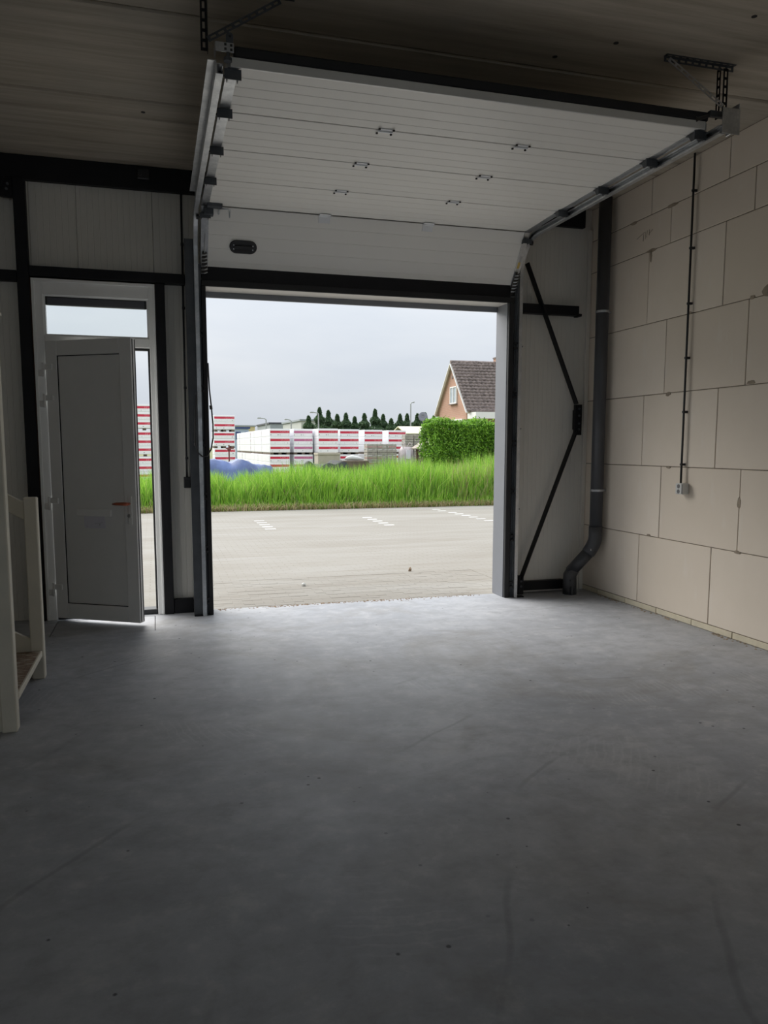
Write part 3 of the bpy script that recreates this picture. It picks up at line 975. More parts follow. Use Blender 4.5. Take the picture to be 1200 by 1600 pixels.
m_.build('cross_strap', MAT['dark_galv'], t, 0.003)
bu = MB().tube([(3.34, 4.425, 3.575), (3.36, 4.425, 3.582), (3.45, 4.42, 3.612)], [0.017, 0.011, 0.011], 10).build('bumper_spring', MAT['spring'], t)

t = thing('track_hanger', (0.37, 4.42, 3.5), 'steel hanger with four-hole plate holding the left track end to the ceiling', 'bracket', 'track hangers')
m_ = MB()
perforated(m_, (0.315, 4.46, ZC - 0.01), (0.315, 4.46, 3.60), 0.034, (1, 0, 0))
perforated(m_, (0.335, 4.475, ZC - 0.01), (0.335, 4.475, 3.60), 0.034, (0, 1, 0))
m_.build('drop_angle', MAT['black_steel'], t)
m_ = MB()
perforated(m_, (0.335, 4.45, 3.655), (0.72, 4.45, ZC - 0.02), 0.03, (1, 0, -1.6))
m_.build('diagonal_stay', MAT['dark_galv'], t)
m_ = MB()
perforated(m_, (0.28, 4.45, ZC - 0.003), (0.80, 4.45, ZC - 0.003), 0.034, (0, 1, 0))
m_.build('ceiling_angle', MAT['dark_galv'], t)
pl = MB().box(0.365, 0.462, 4.375, 4.385, 3.572, 3.618).box(0.365, 0.372, 4.385, 4.46, 3.572, 3.618).build('hole_plate', MAT['galv'], t, 0.002)
for (a, b) in ((0.418, 3.607), (0.418, 3.585), (0.448, 3.605), (0.448, 3.583)):
    MB().box(a - 0.006, a + 0.006, 4.3735, 4.376, b - 0.006, b + 0.006).build('plate_hole', MAT['rubber'], pl)
m_ = MB().prism(disc(0.075, 0.038), lambda a, b: (0.442 + b, 4.387, 3.638 + a), lambda a, b: (0.442 + b, 4.39, 3.638 + a))
tb = m_.build('eye_tab', MAT['dark_galv'], t)
MB().tube([(0.444, 4.386, 3.655), (0.444, 4.391, 3.655)], 0.007, 8).build('tab_hole', MAT['rubber'], tb)
MB().tube([(0.432, 4.385, 3.572), (0.430, 4.385, 3.535)], 0.010, 8).tube([(0.43, 4.385, 3.545), (0.43, 4.385, 3.528)], 0.022, 12).build('bumper', MAT['dark_galv'], t)

# ================================================================== FITTINGS INSIDE
# ---- drain pipe in the right corner
t = thing('drain_pipe', (4.1, 7.14, 0), 'dark grey plastic drain pipe with elbow in the right corner', 'pipe')
PR = 0.0625
el = []
a0, a1 = Vector((4.272, 6.955, 0.72)), Vector((4.272, 6.955, 0.545))
b0, b1 = Vector((4.225, 7.005, 0.445)), Vector((4.105, 7.135, 0.235))
pts = [a0, Vector((4.272, 6.955, 0.64))]
for k in range(0, 9):
    s = k / 8
    pts.append(a1.lerp(b0, s) * s + Vector((4.272, 6.955, 0.62)).lerp(a1, s) * (1 - s))
MB().tube([(4.272, 6.955, ZC), (4.272, 6.955, 0.72)], PR, 24).build('pipe_run', MAT['pvc_pipe'], t, smooth=True)
MB().tube(pts, PR + 0.006, 24).build('pipe_elbow', MAT['pvc_pipe'], t, smooth=True)
MB().tube([b0, b1], PR, 24).build('pipe_offset', MAT['pvc_pipe'], t, smooth=True)
MB().tube([b1 + Vector((0.02, -0.02, 0.03)), Vector((4.10, 7.14, 0.20)), Vector((4.10, 7.14, 0.10)), Vector((4.10, 7.14, 0.0))], [PR, PR + 0.006, PR + 0.008, PR + 0.008], 24).build('pipe_foot', MAT['pvc_pipe'], t, smooth=True)
for z in (1.085, 2.84):
    c = MB().tube([(4.272, 6.955, z - 0.011), (4.272, 6.955, z + 0.011)], PR + 0.004, 24)
    c.box(4.30, XR - 0.002, 6.945, 6.965, z - 0.009, z + 0.009)
    tag(c.build('pipe_clip', MAT['galv'], t), 'bright steel clip')
tag(MB().box(4.205, 4.255, 6.925, 6.94, 0.475, 0.495).build('pipe_label', MAT['outlet'], t), 'small pale sticker')
tag(MB().box(4.06, 4.10, 7.055, 7.075, 0.145, 0.16).build('foot_clamp', MAT['dark_galv'], t), 'small clamp lug')
MB().box(4.075, 4.09, 7.06, 7.072, 0.0, 0.09).build('clamp_leg', MAT['dark_galv'], t)

# ---- conduit and double socket on the block wall
t = thing('wall_conduit', (4.34, 5.73, 1.21), 'thin black conduit tube running down the block wall to the socket', 'conduit')
MB().tube([(XR - 0.034, 5.732, ZC), (XR - 0.034, 5.732, 1.21)], 0.0095, 10).build('tube', MAT['black_plastic'], t, smooth=True)
for z in (3.626, 3.167, 2.717, 2.269, 1.818, 1.372):
    MB().box(XR - 0.046, XR - 0.001, 5.720, 5.744, z - 0.010, z + 0.010).build('clip', MAT['black_plastic'], t, 0.003)
t = thing('wall_socket', (4.37, 5.7, 1.12), 'grey double power socket at the end of the black conduit', 'socket')
MB().box(XR - 0.066, XR - 0.001, 5.665, 5.755, 1.118, 1.212).build('socket_box', MAT['outlet'], t, 0.006, segs=2)
mb = MB()
MB().box(XR - 0.072, XR - 0.066, 5.67, 5.75, 1.122, 1.208).build('socket_face', MAT['outlet'], t, 0.002)
for z in (1.143, 1.187):
    MB().tube([(XR - 0.074, 5.71, z), (XR - 0.070, 5.71, z)], 0.018, 16).build('socket_outlet', MAT['outlet_dark'], t)

# ---- conduit and switch box left of the big door
t = thing('wall_conduit', (0.275, 7.34, 1.25), 'thin black conduit between the side door and the big door', 'conduit')
MB().tube([(0.288, 7.334, 3.72), (0.272, 7.334, 1.25)], 0.009, 10).build('tube', MAT['black_plastic'], t, smooth=True)
for z in (3.3, 2.75, 2.05, 1.42):
    MB().box(0.262 + 0.006 * (z - 1.25), 0.287 + 0.006 * (z - 1.25), 7.325, YW, z - 0.012, z + 0.012).build('clip', MAT['black_plastic'], t, 0.003)
t = thing('switch_box', (0.273, 7.36, 1.15), 'small black switch box under the conduit beside the big door', 'switch')
MB().box(0.243, 0.303, 7.305, YW - 0.001, 1.15, 1.25).build('box_body', MAT['black_plastic'], t, 0.005, segs=2)
MB().box(0.248, 0.298, 7.300, 7.305, 1.158, 1.225).build('box_cover', MAT['rubber'], t, 0.002)
# ---- pull rope hanging at the left jamb
t = thing('pull_rope', (0.42, 7.09, 1.43), 'black pull rope hanging in a loop at the left door jamb', 'rope')
pts = [(0.362, 7.07, 1.985), (0.350, 7.065, 1.85), (0.340, 7.06, 1.65), (0.342, 7.055, 1.54), (0.365, 7.05, 1.468), (0.40, 7.045, 1.437), (0.44, 7.05, 1.442), (0.475, 7.055, 1.50), (0.495, 7.06, 1.60), (0.497, 7.065, 1.72), (0.487, 7.07, 1.87), (0.474, 7.08, 2.03), (0.468, 7.085, 2.25)]
MB().tube(pts, 0.0065, 8).build('rope', MAT['black_plastic'], t, smooth=True)
MB().tube([(0.487, 7.09, 1.85), (0.483, 7.09, 1.885)], 0.013, 8).build('rope_knot', MAT['black_plastic'], t, smooth=True)
MB().tube([(0.341, 7.077, 1.555), (0.343, 7.075, 1.53)], 0.011, 8).build('rope_knot', MAT['black_plastic'], t, smooth=True)
MB().box(0.352, 0.370, 7.06, 7.128, 1.975, 1.995).build('rope_hook', MAT['dark_galv'], t)

# ---- staircase at the left picture edge, climbing away to the left
t = thing('staircase', (-0.8, 4.98, 0), 'cream painted wooden stairs with newel posts at the left edge', 'stairs')
SL = 0.58
nw = MB()
nw.prism([(-0.835, 0.0), (-0.757, 0.0), (-0.757, 2.205), (-0.835, 2.25)], lambda a, b: (a, 4.43, b), lambda a, b: (a, 4.515, b))
tag(nw.build('newel_post', MAT['cream_wood'], t, 0.006), 'tall near newel post')
cp = MB().prism([(-0.85, 2.258), (-0.742, 2.196), (-0.742, 2.214), (-0.85, 2.276)], lambda a, b: (a, 4.415, b), lambda a, b: (a, 4.53, b)).build('post_cap', MAT['cream_wood'], t, 0.003)
tag(MB().box(-0.825, -0.745, 5.435, 5.52, 0.0, 1.20).build('newel_post', MAT['cream_wood'], t, 0.006), 'low far newel post')


def slope_board(y0, y1, x0, zt, h, x1, name, lab=None):
    z1 = zt + SL * (x0 - x1)
    mb = MB().prism([(x0, zt - h), (x0, zt), (x1, z1), (x1, z1 - h)], lambda a, b: (a, y0, b), lambda a, b: (a, y1, b))
    o = mb.build(name, MAT['cream_wood'], t, 0.004)
    if lab:
        tag(o, lab)


slope_board(5.455, 5.50, -0.824, 1.168, 0.115, -3.59, 'handrail')
slope_board(4.455, 4.49, -0.834, 1.31, 0.40, -3.59, 'handrail', 'broad near rail board')
MB().prism([(-0.84, 0.0), (-0.84, 0.90), (-3.59, 0.90 + SL * 2.75), (-3.59, 0.0)], lambda a, b: (a, 4.462, b), lambda a, b: (a, 4.482, b)).build('side_panel', MAT['cream_wood'], t)  # closed board added below the near rail to block light from the back windows
slope_board(5.46, 5.50, -0.824, 0.262, 0.26, -3.59, 'stringer')
slope_board(4.485, 4.515, -0.836, 0.262, 0.26, -3.59, 'stringer')
for k in range(9):
    z = 0.19 + 0.18 * k
    x = -0.755 - k * 0.18 / SL
    if k == 0:
        tr = MB().box(x - 0.30, x - 0.015, 4.517, 5.434, z - 0.035, z)
    else:
        tr = MB().box(x - 0.30, x - 0.015, 4.517, 5.458, z - 0.035, z)
    tr = tr.build('tread', MAT['tread'], t, 0.002)
    MB().box(x - 0.0145, x, 4.517, 5.434 if k == 0 else 5.458, z - 0.036, z + 0.001).build('nosing', MAT['cream_wood'], tr, 0.003)
MB().box(-3.595, -3.31, 4.44, 5.50, 0.0, 1.80).build('landing', MAT['cream_wood'], t, 0.004)

# ================================================================== OUTSIDE
GZ = -0.03
# ---- materials
def paving_mat(name, joints):
    m = M(name, 0.9, 0, 0.2)
    ge = m.n('NewGeometry')

    def pos(scale=(1, 1, 1), rot=0.0):
        mp = m.n('Mapping')
        mp.inputs['Scale'].default_value = scale
        mp.inputs['Rotation'].default_value = (0, 0, rot)
        m.l(ge.outputs['Position'], mp.inputs[0])
        return mp.outputs[0]
    c = m.ramp(m.noise(pos((0.35, 1.6, 1)), 0.9, 7, 0.6, 0.4), [(0.3, (0.25, 0.232, 0.203)), (0.55, (0.287, 0.273, 0.246)), (0.75, (0.314, 0.304, 0.283))])
    tr_ = m.noise(pos((0.25, 5.0, 1), 0.06), 2.2, 5, 0.6, 0.8)
    c = m.mix(m.step(tr_, 0.55, 0.72, 0, 0.65), c, (0.20, 0.173, 0.138))
    clump = m.noise(pos((1.2, 4.0, 1), 0.1), 5.0, 5, 0.65)
    c = m.mix(m.step(clump, 0.66, 0.74, 0, 0.6), c, (0.17, 0.145, 0.115))
    if joints:
        br_ = m.n('TexBrick', Scale=1.0, Mortar_Size=0.006, Brick_Width=0.2, Row_Height=0.1)
        m.l(pos(), br_.inputs['Vector'])
        jm = m.math('MULTIPLY', br_.outputs['Fac'], m.step(m.noise(pos(), 0.7, 4), 0.4, 0.65, 0.25, 0.75))
        c = m.mix(jm, c, (0.20, 0.18, 0.15))
    else:
        oi = m.n('ObjectInfo')
        c = m.mix(m.step(oi.outputs['Random'], 0, 1, 0, 0.12), c, (0.24, 0.22, 0.19))
    m.color(c)
    m.bump(m.noise(pos(), 14, 5), 0.4, 0.01)
    return m.mat


MAT['paving'] = paving_mat('sandy_paving', True)
MAT['paver'] = paving_mat('sandy_paver', False)
MAT['white_paver'] = simple('white_paver', (0.62, 0.62, 0.60), 0.8, var=0.06, scale=8)
MAT['soil'] = simple('field_soil', (0.16, 0.17, 0.075), 0.95, var=0.4, scale=0.8)
MAT['crumb'] = simple('dry_debris', (0.22, 0.16, 0.11), 0.95, var=0.35, scale=20)


def leafmat(name, rough=0.5, trans=0.35):
    m = M(name, rough, 0, 0.3)
    at = m.n('VertexColor', layer_name='tint')
    m.color(at.outputs['Color'])
    tl = m.n('BsdfTranslucent')
    m.l(at.outputs['Color'], tl.inputs['Color'])
    mx = m.n('MixShader')
    mx.inputs[0].default_value = trans
    m.l(m.b.outputs[0], mx.inputs[1])
    m.l(tl.outputs[0], mx.inputs[2])
    m.l(mx.outputs[0], m.t.nodes['Material Output'].inputs[0])
    return m.mat


MAT['leaf'] = leafmat('green_leaf')
MAT['bark'] = simple('bark', (0.12, 0.09, 0.065), 0.9, var=0.3)

# ---- yard paving: broad sandy surface, the nearest rows as single pavers, white bay-marking pavers
yard = thing('paved_yard', (2, 12, GZ), 'sandy paved yard outside the big door', kind='structure')
PY1 = 9.06
mb = MB()
mb.box(-30, 45, PY1, 19.0, -0.3, GZ)
mb.box(-30, 0.20, 7.375, PY1, -0.3, GZ)
mb.box(3.80, 45, 7.375, PY1, -0.3, GZ)
mb.box(0.20, 3.80, 7.412, PY1, -0.3, GZ - 0.0025)
mb.build('sand_surface', MAT['paving'], yard)
pm_ = MB().box(0.002, 0.198, 0.002, 0.098, -0.06, 0.0).build('paver', MAT['paver'])
pme = pm_.data
bpy.data.objects.remove(pm_)
for r in range(16):
    y = 7.46 + r * 0.1
    for k in range(18):
        x = 0.20 + k * 0.2 - (0.1 if r % 2 else 0)
        if x < 0.199:
            continue
        o = bpy.data.objects.new('paver', pme)
        COL.objects.link(o)
        o.parent = yard
        o.location = (x - 2, y - 12, random.uniform(-0.0025, 0.0))
for (x, y0, y1, st) in ((2.05, 14.6, 16.6, 0.42), (4.42, 14.7, 16.4, 0.42), (6.62, 17.6, 18.4, 0.4), (6.70, 15.0, 17.3, 0.42)):
    y = y0
    while y < y1:
        o = MB().box(x - 0.1, x + 0.1, y, y + 0.1, GZ - 0.05, GZ + 0.003).build('white_paver', MAT['white_paver'], yard)
        y += st
# door sill edge with a dark drainage gap and swept debris
MB().box(0.44, 3.38, 7.371, 7.412, -0.2, GZ - 0.06).build('edge_strip', MAT['crumb'], yard)
vs, fs = [], []
for _ in range(900):
    x = rng.uniform(0.5, 3.2)
    s = rng.uniform(0.003, 0.011) * (1.4 if rng.random() < 0.2 else 1)
    yy = 7.385 + abs(rng.normal(0, 0.025)) if rng.random() < 0.5 else 7.365 - abs(rng.normal(0, 0.03))
    zz = -0.002 if yy < 7.37 else GZ - 0.003
    if not (0.95 < x < 2.4) and rng.random() < 0.55:
        continue
    p = np.array([x, yy, zz])
    o = len(vs)
    a = rng.uniform(0, 3.14)
    ca, sa = math.cos(a) * s * 1.8, math.sin(a) * s * 1.8
    for d in ((-ca, -sa, 0), (sa * 0.5, -ca * 0.5, 0), (ca, sa, 0), (-sa * 0.5, ca * 0.5, 0), (0, 0, s * 0.9)):
        vs.append(p + np.array(d))
    fs += [(o, o + 1, o + 4), (o + 1, o + 2, o + 4), (o + 2, o + 3, o + 4), (o + 3, o, o + 4)]
tag(raw_mesh('threshold_debris', vs, fs, MAT['crumb']), 'dry brown debris swept along the threshold of the big door', 'debris', kind='stuff')
st_ = MB().tube([(1.55, 8.52, GZ - 0.002), (1.552, 8.52, GZ + 0.022), (1.556, 8.52, GZ + 0.036)], [0.024, 0.026, 0.010], 7).build('pebble', MAT['white_paver'])
tag(st_, 'small pale pebble lying on the sandy paving', 'stone')
st_ = MB().tube([(3.02, 9.18, GZ - 0.002), (3.025, 9.18, GZ + 0.03), (3.03, 9.19, GZ + 0.05)], [0.02, 0.018, 0.006], 6).build('stone', MAT['crumb'])
tag(st_, 'small dark stone standing on the sandy paving near the right jamb', 'stone')

grd = MB().box(-400, 500, 19.0, 700, -0.4, GZ - 0.02).build('field_ground', MAT['soil'])
tag(grd, 'flat ground beyond the paved yard', kind='structure')


# ---- tall grass verge
def blades(n, x0, x1, y0, y1, hfun, w, cols, bend=0.35):
    x = rng.uniform(x0, x1, n)
    y = y0 + (y1 - y0) * rng.uniform(0, 1, n) ** 1.15
    h = hfun(x, y) * rng.uniform(0.55, 1.08, n)
    a = rng.uniform(0, 2 * np.pi, n)
    b = rng.normal(0, bend, n) * h
    b2 = rng.uniform(0, 2 * np.pi, n)
    sx, sy = np.cos(a) * w / 2, np.sin(a) * w / 2
    lx, ly = np.cos(b2) * b, np.sin(b2) * b
    z0 = np.full(n, GZ - 0.03)
    rows = []
    for (f, ww, l) in ((0.0, 1.0, 0.0), (0.55, 0.85, 0.28)):
        rows.append(np.stack([x - sx * ww + lx * l, y - sy * ww + ly * l, z0 + h * f], 1))
        rows.append(np.stack([x + sx * ww + lx * l, y + sy * ww + ly * l, z0 + h * f], 1))
    rows.append(np.stack([x + lx, y + ly, z0 + h * (1 - 0.12 * np.abs(b / h))], 1))
    V = np.stack(rows, 1)
    base = np.arange(n)[:, None] * 5
    Fc = np.concatenate([base + np.array([[0, 1, 3]]), base + np.array([[0, 3, 2]]), base + np.array([[2, 3, 4]])], 0)
    ci = rng.integers(0, len(cols), n)
    C = np.array(cols)[ci] * rng.uniform(0.8, 1.2, (n, 1))
    C = np.repeat(C[:, None, :], 5, 1)
    return V.reshape(-1, 3), Fc, C.reshape(-1, 3)


def gh(x, y):
    base = 0.93 + 0.035 * x - 0.05 * np.exp(-((x - 2.0) / 1.5) ** 2)
    wob = 0.10 * np.sin(x * 2.1 + 0.4) + 0.07 * np.sin(x * 4.7 + y) + 0.05 * np.sin(x * 9.1)
    edge = np.clip((y - 19.0) / 0.55, 0.25, 1.0)
    return np.clip(base + wob, 0.5, 1.5) * edge


green = [(0.27, 0.50, 0.055), (0.34, 0.58, 0.07), (0.20, 0.41, 0.05), (0.44, 0.64, 0.13), (0.31, 0.55, 0.06), (0.15, 0.32, 0.045)]
dry = [(0.42, 0.36, 0.19), (0.34, 0.27, 0.13), (0.48, 0.42, 0.25)]
parts = [blades(46000, -3.0, 13.0, 19.05, 22.0, gh, 0.021, green, 0.26),
         blades(2600, -3.0, 13.0, 19.05, 21.0, lambda x, y: gh(x, y) * 0.95, 0.018, dry, 0.4),
         blades(16000, -3.0, 13.0, 18.88, 19.5, lambda x, y: 0.22 + 0 * x, 0.018, dry + [(0.20, 0.30, 0.06)], 0.7),
         blades(900, 7.6, 9.6, 19.05, 20.6, lambda x, y: gh(x, y) * 1.1, 0.018, dry + [(0.36, 0.42, 0.14)], 0.3)]
V, Fs, Cs, o_ = [], [], [], 0
for (a, b, c_) in parts:
    V.append(a)
    Fs.append(b + o_)
    Cs.append(c_)
    o_ += len(a)
gr = raw_mesh('tall_grass', np.concatenate(V), np.concatenate(Fs), MAT['leaf'], colors=np.concatenate(Cs))
tag(gr, 'tall bright green grass verge along the far side of the yard', 'grass', kind='stuff')


# ---- clipped hedge
def leaf_cloud(pts, nrm, size, cols):
    n = len(pts)
    a = rng.normal(0, 1, (n, 3)) + nrm * 0.9
    a /= np.linalg.norm(a, axis=1)[:, None]
    t1 = np.cross(a, rng.normal(0, 1, (n, 3)))
    t1 /= np.linalg.norm(t1, axis=1)[:, None]
    t2 = np.cross(a, t1)
    s = size * rng.uniform(0.6, 1.3, (n, 1))
    V = np.stack([pts - t1 * s, pts + t2 * s * 0.45, pts + t1 * s, pts - t2 * s * 0.45], 1).reshape(-1, 3)
    Fc = np.arange(n * 4).reshape(n, 4)
    C = np.array(cols)[rng.integers(0, len(cols), n)] * rng.uniform(0.75, 1.25, (n, 1))
    return V, Fc, np.repeat(C, 4, 0)


t = thing('clipped_hedge', (11, 26, 0), 'clipped bright green leafy hedge in front of the brick house', 'hedge')
hx0, hx1, hy0, hy1, hz = 9.45, 13.4, 26.0, 27.3, 2.32
P, N = [], []
for (n, f) in ((26000, 'front'), (9000, 'top'), (6000, 'left'), (5000, 'in')):
    u, w_ = rng.uniform(0, 1, n), rng.uniform(0, 1, n)
    bulge = 0.07 * np.sin(u * 17) + 0.06 * np.sin(w_ * 9 + u * 5) + rng.normal(0, 0.055, n)
    if f == 'front':
        P.append(np.stack([hx0 + (hx1 - hx0) * u, hy0 + bulge, hz * w_], 1)); N.append(np.tile([0, -1, 0.3], (n, 1)))
    elif f == 'top':
        P.append(np.stack([hx0 + (hx1 - hx0) * u, hy0 + (hy1 - hy0) * w_, hz + bulge], 1)); N.append(np.tile([0, -0.2, 1], (n, 1)))
    elif f == 'left':
        P.append(np.stack([hx0 + bulge, hy0 + (hy1 - hy0) * u, hz * w_], 1)); N.append(np.tile([-1, 0, 0.3], (n, 1)))
    else:
        P.append(np.stack([hx0 + (hx1 - hx0) * u, hy0 + 0.15 + rng.uniform(0, 1, n) * 0.8, hz * w_], 1)); N.append(np.tile([0, -1, 0.3], (n, 1)))
hV, hF, hC = leaf_cloud(np.concatenate(P), np.concatenate(N), 0.05, [(0.17, 0.36, 0.035), (0.24, 0.46, 0.05), (0.12, 0.26, 0.03), (0.30, 0.52, 0.07), (0.08, 0.18, 0.022)])
tag(raw_mesh('foliage', hV, hF, MAT['leaf'], t, hC), kind='stuff')
MAT['hedge_core'] = simple('inner_hedge_leaf', (0.05, 0.10, 0.02), 0.9, var=0.4, scale=12)
MB().box(hx0 + 0.22, hx1 - 0.2, hy0 + 0.25, hy1 - 0.25, 0.1, hz - 0.2).build('inner_growth', MAT['hedge_core'], t, 0.1)
for k in range(6):
    x = hx0 + 0.4 + k * 0.6
    MB().tube([(x, 26.6, -0.05), (x + 0.05, 26.65, 1.0), (x - 0.05, 26.6, 1.9)], [0.05, 0.04, 0.02], 7).build('stem', MAT['bark'], t)

# ---- shrink-wrapped packs of building blocks
m = M('white_pack_wrap', 0.35, 0, 0.5)
v = m.coord()
m.color(m.ramp(m.noise(m.coord((3, 3, 0.6)), 3, 4), [(0.3, (0.80, 0.80, 0.83)), (0.7, (0.88, 0.88, 0.90))]))
m.bump(m.noise(m.coord((8, 8, 0.8)), 2.5, 4), 0.35, 0.03)
MAT['wrap'] = m.mat


def printed(name, layer, red):
    """front of a pack: one red band and a few small marks per layer of blocks"""
    m = M(name, 0.4, 0, 0.4)
    tc = m.n('TexCoord')
    sp = m.n('SeparateXYZ')
    m.l(tc.outputs['Object'], sp.inputs[0])
    z = m.math('DIVIDE', sp.outputs['Z'], layer)
    fz = m.math('FRACT', z)
    x = sp.outputs['X']
    band = m.math('MULTIPLY', m.math('GREATER_THAN', fz, 0.44), m.math('LESS_THAN', fz, 0.74))
    band = m.math('MULTIPLY', band, m.math('LESS_THAN', m.math('ABSOLUTE', x), 0.47))
    # lettering towards the right half of the band: broken pale flecks
    fl_ = m.noise(m.coord((26, 1, 18)), 1.0, 2)
    txt = m.math('MULTIPLY', m.math('GREATER_THAN', x, 0.02), m.step(fl_, 0.5, 0.56))
    bc = m.mix(m.math('MULTIPLY', txt, 0.45), red, (0.80, 0.42, 0.46, 1))
    base = m.ramp(m.noise(m.coord((3, 1, 6)), 3, 3), [(0.3, (0.86, 0.85, 0.87)), (0.7, (0.92, 0.91, 0.92))])
    c = m.mix(band, base, bc)
    small = m.math('MULTIPLY', m.math('GREATER_THAN', fz, 0.17), m.math('LESS_THAN', fz, 0.27))
    dots = m.math('MULTIPLY', small, m.step(m.noise(m.coord((13, 1, 3), loc=(2, 0, 0)), 1.0, 1), 0.60, 0.64))
    c = m.mix(m.math('MULTIPLY', dots, 0.7), c, (0.12, 0.12, 0.14))
    gap = m.math('GREATER_THAN', fz, 0.975)
    c = m.mix(m.math('MULTIPLY', gap, 0.35), c, (0.45, 0.42, 0.44))
    m.color(c)
    return m.mat


RED = (0.60, 0.035, 0.075, 1)
MAT['print_3'] = printed('printed_wrap_wide', 0.365, RED)
MAT['print_pale'] = printed('printed_wrap_faded', 0.365, (0.55, 0.16, 0.30, 1))
MAT['print_2'] = printed('printed_wrap_narrow', 0.335, RED)
MAT['print_s'] = printed('printed_wrap_low', 0.345, RED)
MAT['pallet'] = simple('pallet_wood', (0.13, 0.10, 0.075), 0.9, var=0.3, scale=4)


def pack_proto(w, d, layers, layer, mat):
    """thing > wrapped body + two bearers; origin at the base centre of the front"""
    root = thing('block_pack', (0, 0, -50))
    b = MB()
    H = layers * layer
    hw = w / 2
    z = 0.0
    e = 0.018
    n = 4
    prof = []
    for k in range(layers):
        prof += [(0.010, z + 0.004), (0.0, z + 0.03), (0.0, z + layer - 0.03), (0.010, z + layer - 0.004)]
        z += layer
    vs, fs, mi = [], [], []
    for (ins, zz) in prof:
        for (x, y) in ((-hw + ins + e, ins), (hw - ins - e, ins), (hw - ins, ins + e), (hw - ins, d - ins), (-hw + ins, d - ins), (-hw + ins, ins + e)):
            vs.append((x, y, zz))
    nn = 6
    for i in range(len(prof) - 1):
        for k in range(nn):
            fs.append((i * nn + k, i * nn + (k + 1) % nn, (i + 1) * nn + (k + 1) % nn, (i + 1) * nn + k))
            mi.append(1 if k == 0 else 0)
    fs += [tuple(range(nn - 1, -1, -1)), tuple((len(prof) - 1) * nn + k for k in range(nn))]
    mi += [0, 0]
    b.v, b.f, b.m = [(x, y, z_ + 0.09) for x, y, z_ in vs], fs, mi
    body = b.build('wrapped_blocks', [MAT['wrap'], mat], root, local=True)
    # print is laid out from the top of the bearers
    for v_ in body.data.vertices:
        v_.co.z -= 0.09
    body.location = (0, 0, 0.09)
    for x in (-hw + 0.09, 0.0, hw - 0.09):
        MB().box(x - 0.07, x + 0.07, 0.02, d - 0.02, 0.0, 0.09).build('bearer', MAT['pallet'], root, local=True)
    return root


def place(proto, x, y, z, label, group):
    r = copy_tree(proto)
    r.location = (x, y, z)
    tag(r, label, 'block pack', group)
    return r


P3 = pack_proto(0.93, 1.45, 3, 0.365, MAT['print_3'])
PP = pack_proto(0.90, 1.45, 3, 0.365, MAT['print_pale'])
P2 = pack_proto(0.93, 1.3, 2, 0.325, MAT['print_2'])
PS = pack_proto(1.0, 1.3, 3, 0.345, MAT['print_s'])
HP3, HP2, HPS = 0.09 + 1.095, 0.09 + 0.65, 0.09 + 1.035
G0 = GZ - 0.02
rows_ = [('first', 5.53, 36.0, 10, P3), ('second', 6.66, 36.1, 2, PP), ('third', 7.62, 35.2, 2, P3), ('fourth', 8.90, 36.3, 2, P3), ('fifth', 10.33, 37.2, 2, P3), ('sixth', 11.85, 38.1, 2, P3)]
for (nm, x, y, n, pr_) in rows_:
    for k in range(n):
        for lv in range(2):
            ordn = ['front', 'second', 'third', 'fourth', 'fifth', 'sixth', 'seventh', 'eighth', 'ninth', 'rearmost'][k]
            lab = '%s %s white block pack of the %s row right of the lone tower' % ('upper' if lv else 'lower', ordn, nm)
            place(pr_, x + rng.uniform(-0.02, 0.02), y + k * 1.49, G0 + lv * HP3, lab, 'packs of blocks in the storage yard')
lev = ['bottom', 'second from bottom', 'third from bottom', 'topmost']
for k in range(4):
    place(P2, 3.02 + 0.02 * (k % 2), 36.0, G0 + k * HP2, 'white block pack with two red bands, %s in the lone tower' % lev[k], 'packs in the lone tower')
lev = ['bottom', 'middle', 'topmost']
for k in range(3):
    for q, x in enumerate((-0.42, -1.5)):
        place(PS, x, 35.5, G0 + k * HPS, '%s white block pack of the %s tower seen through the side door' % (lev[k], 'right' if q == 0 else 'left'), 'packs seen through the side door')
for pr_ in (P3, PP, P2, PS):
    for ch in list(pr_.children):
        bpy.data.objects.remove(ch)
    bpy.data.objects.remove(pr_)

# ---- weathered wooden crates
MAT['crate'] = simple('weathered_crate_wood', (0.36, 0.34, 0.29), 0.9, var=0.35, scale=6)


def crate_proto(w, d, h):
    root = thing('wooden_crate', (0, 0, -60))
    for (x0, x1, y0, y1) in ((-w / 2, -w / 2 + 0.03, 0.0, 0.03), (w / 2 - 0.03, w / 2, 0, 0.03), (-w / 2, -w / 2 + 0.03, d - 0.03, d), (w / 2 - 0.03, w / 2, d - 0.03, d)):
        MB().box(x0, x1, y0, y1, 0, h).build('corner_post', MAT['crate'], root, local=True)
    for z0, z1 in ((0.02, h * 0.46), (h * 0.56, h - 0.01)):
        MB().box(-w / 2 + 0.005, w / 2 - 0.005, -0.012, 0.0, z0, z1).build('front_slat', MAT['crate'], root, local=True)
        MB().box(-w / 2 + 0.005, w / 2 - 0.005, d, d + 0.012, z0, z1).build('back_slat', MAT['crate'], root, local=True)
        MB().box(-w / 2 - 0.012, -w / 2, 0.0, d, z0, z1).build('side_slat', MAT['crate'], root, local=True)
        MB().box(w / 2, w / 2 + 0.012, 0.0, d, z0, z1).build('side_slat', MAT['crate'], root, local=True)
    MB().box(-w / 2 + 0.03, w / 2 - 0.03, 0.0, d, 0.01, 0.02).build('floor_board', MAT['crate'], root, local=True)
    return root


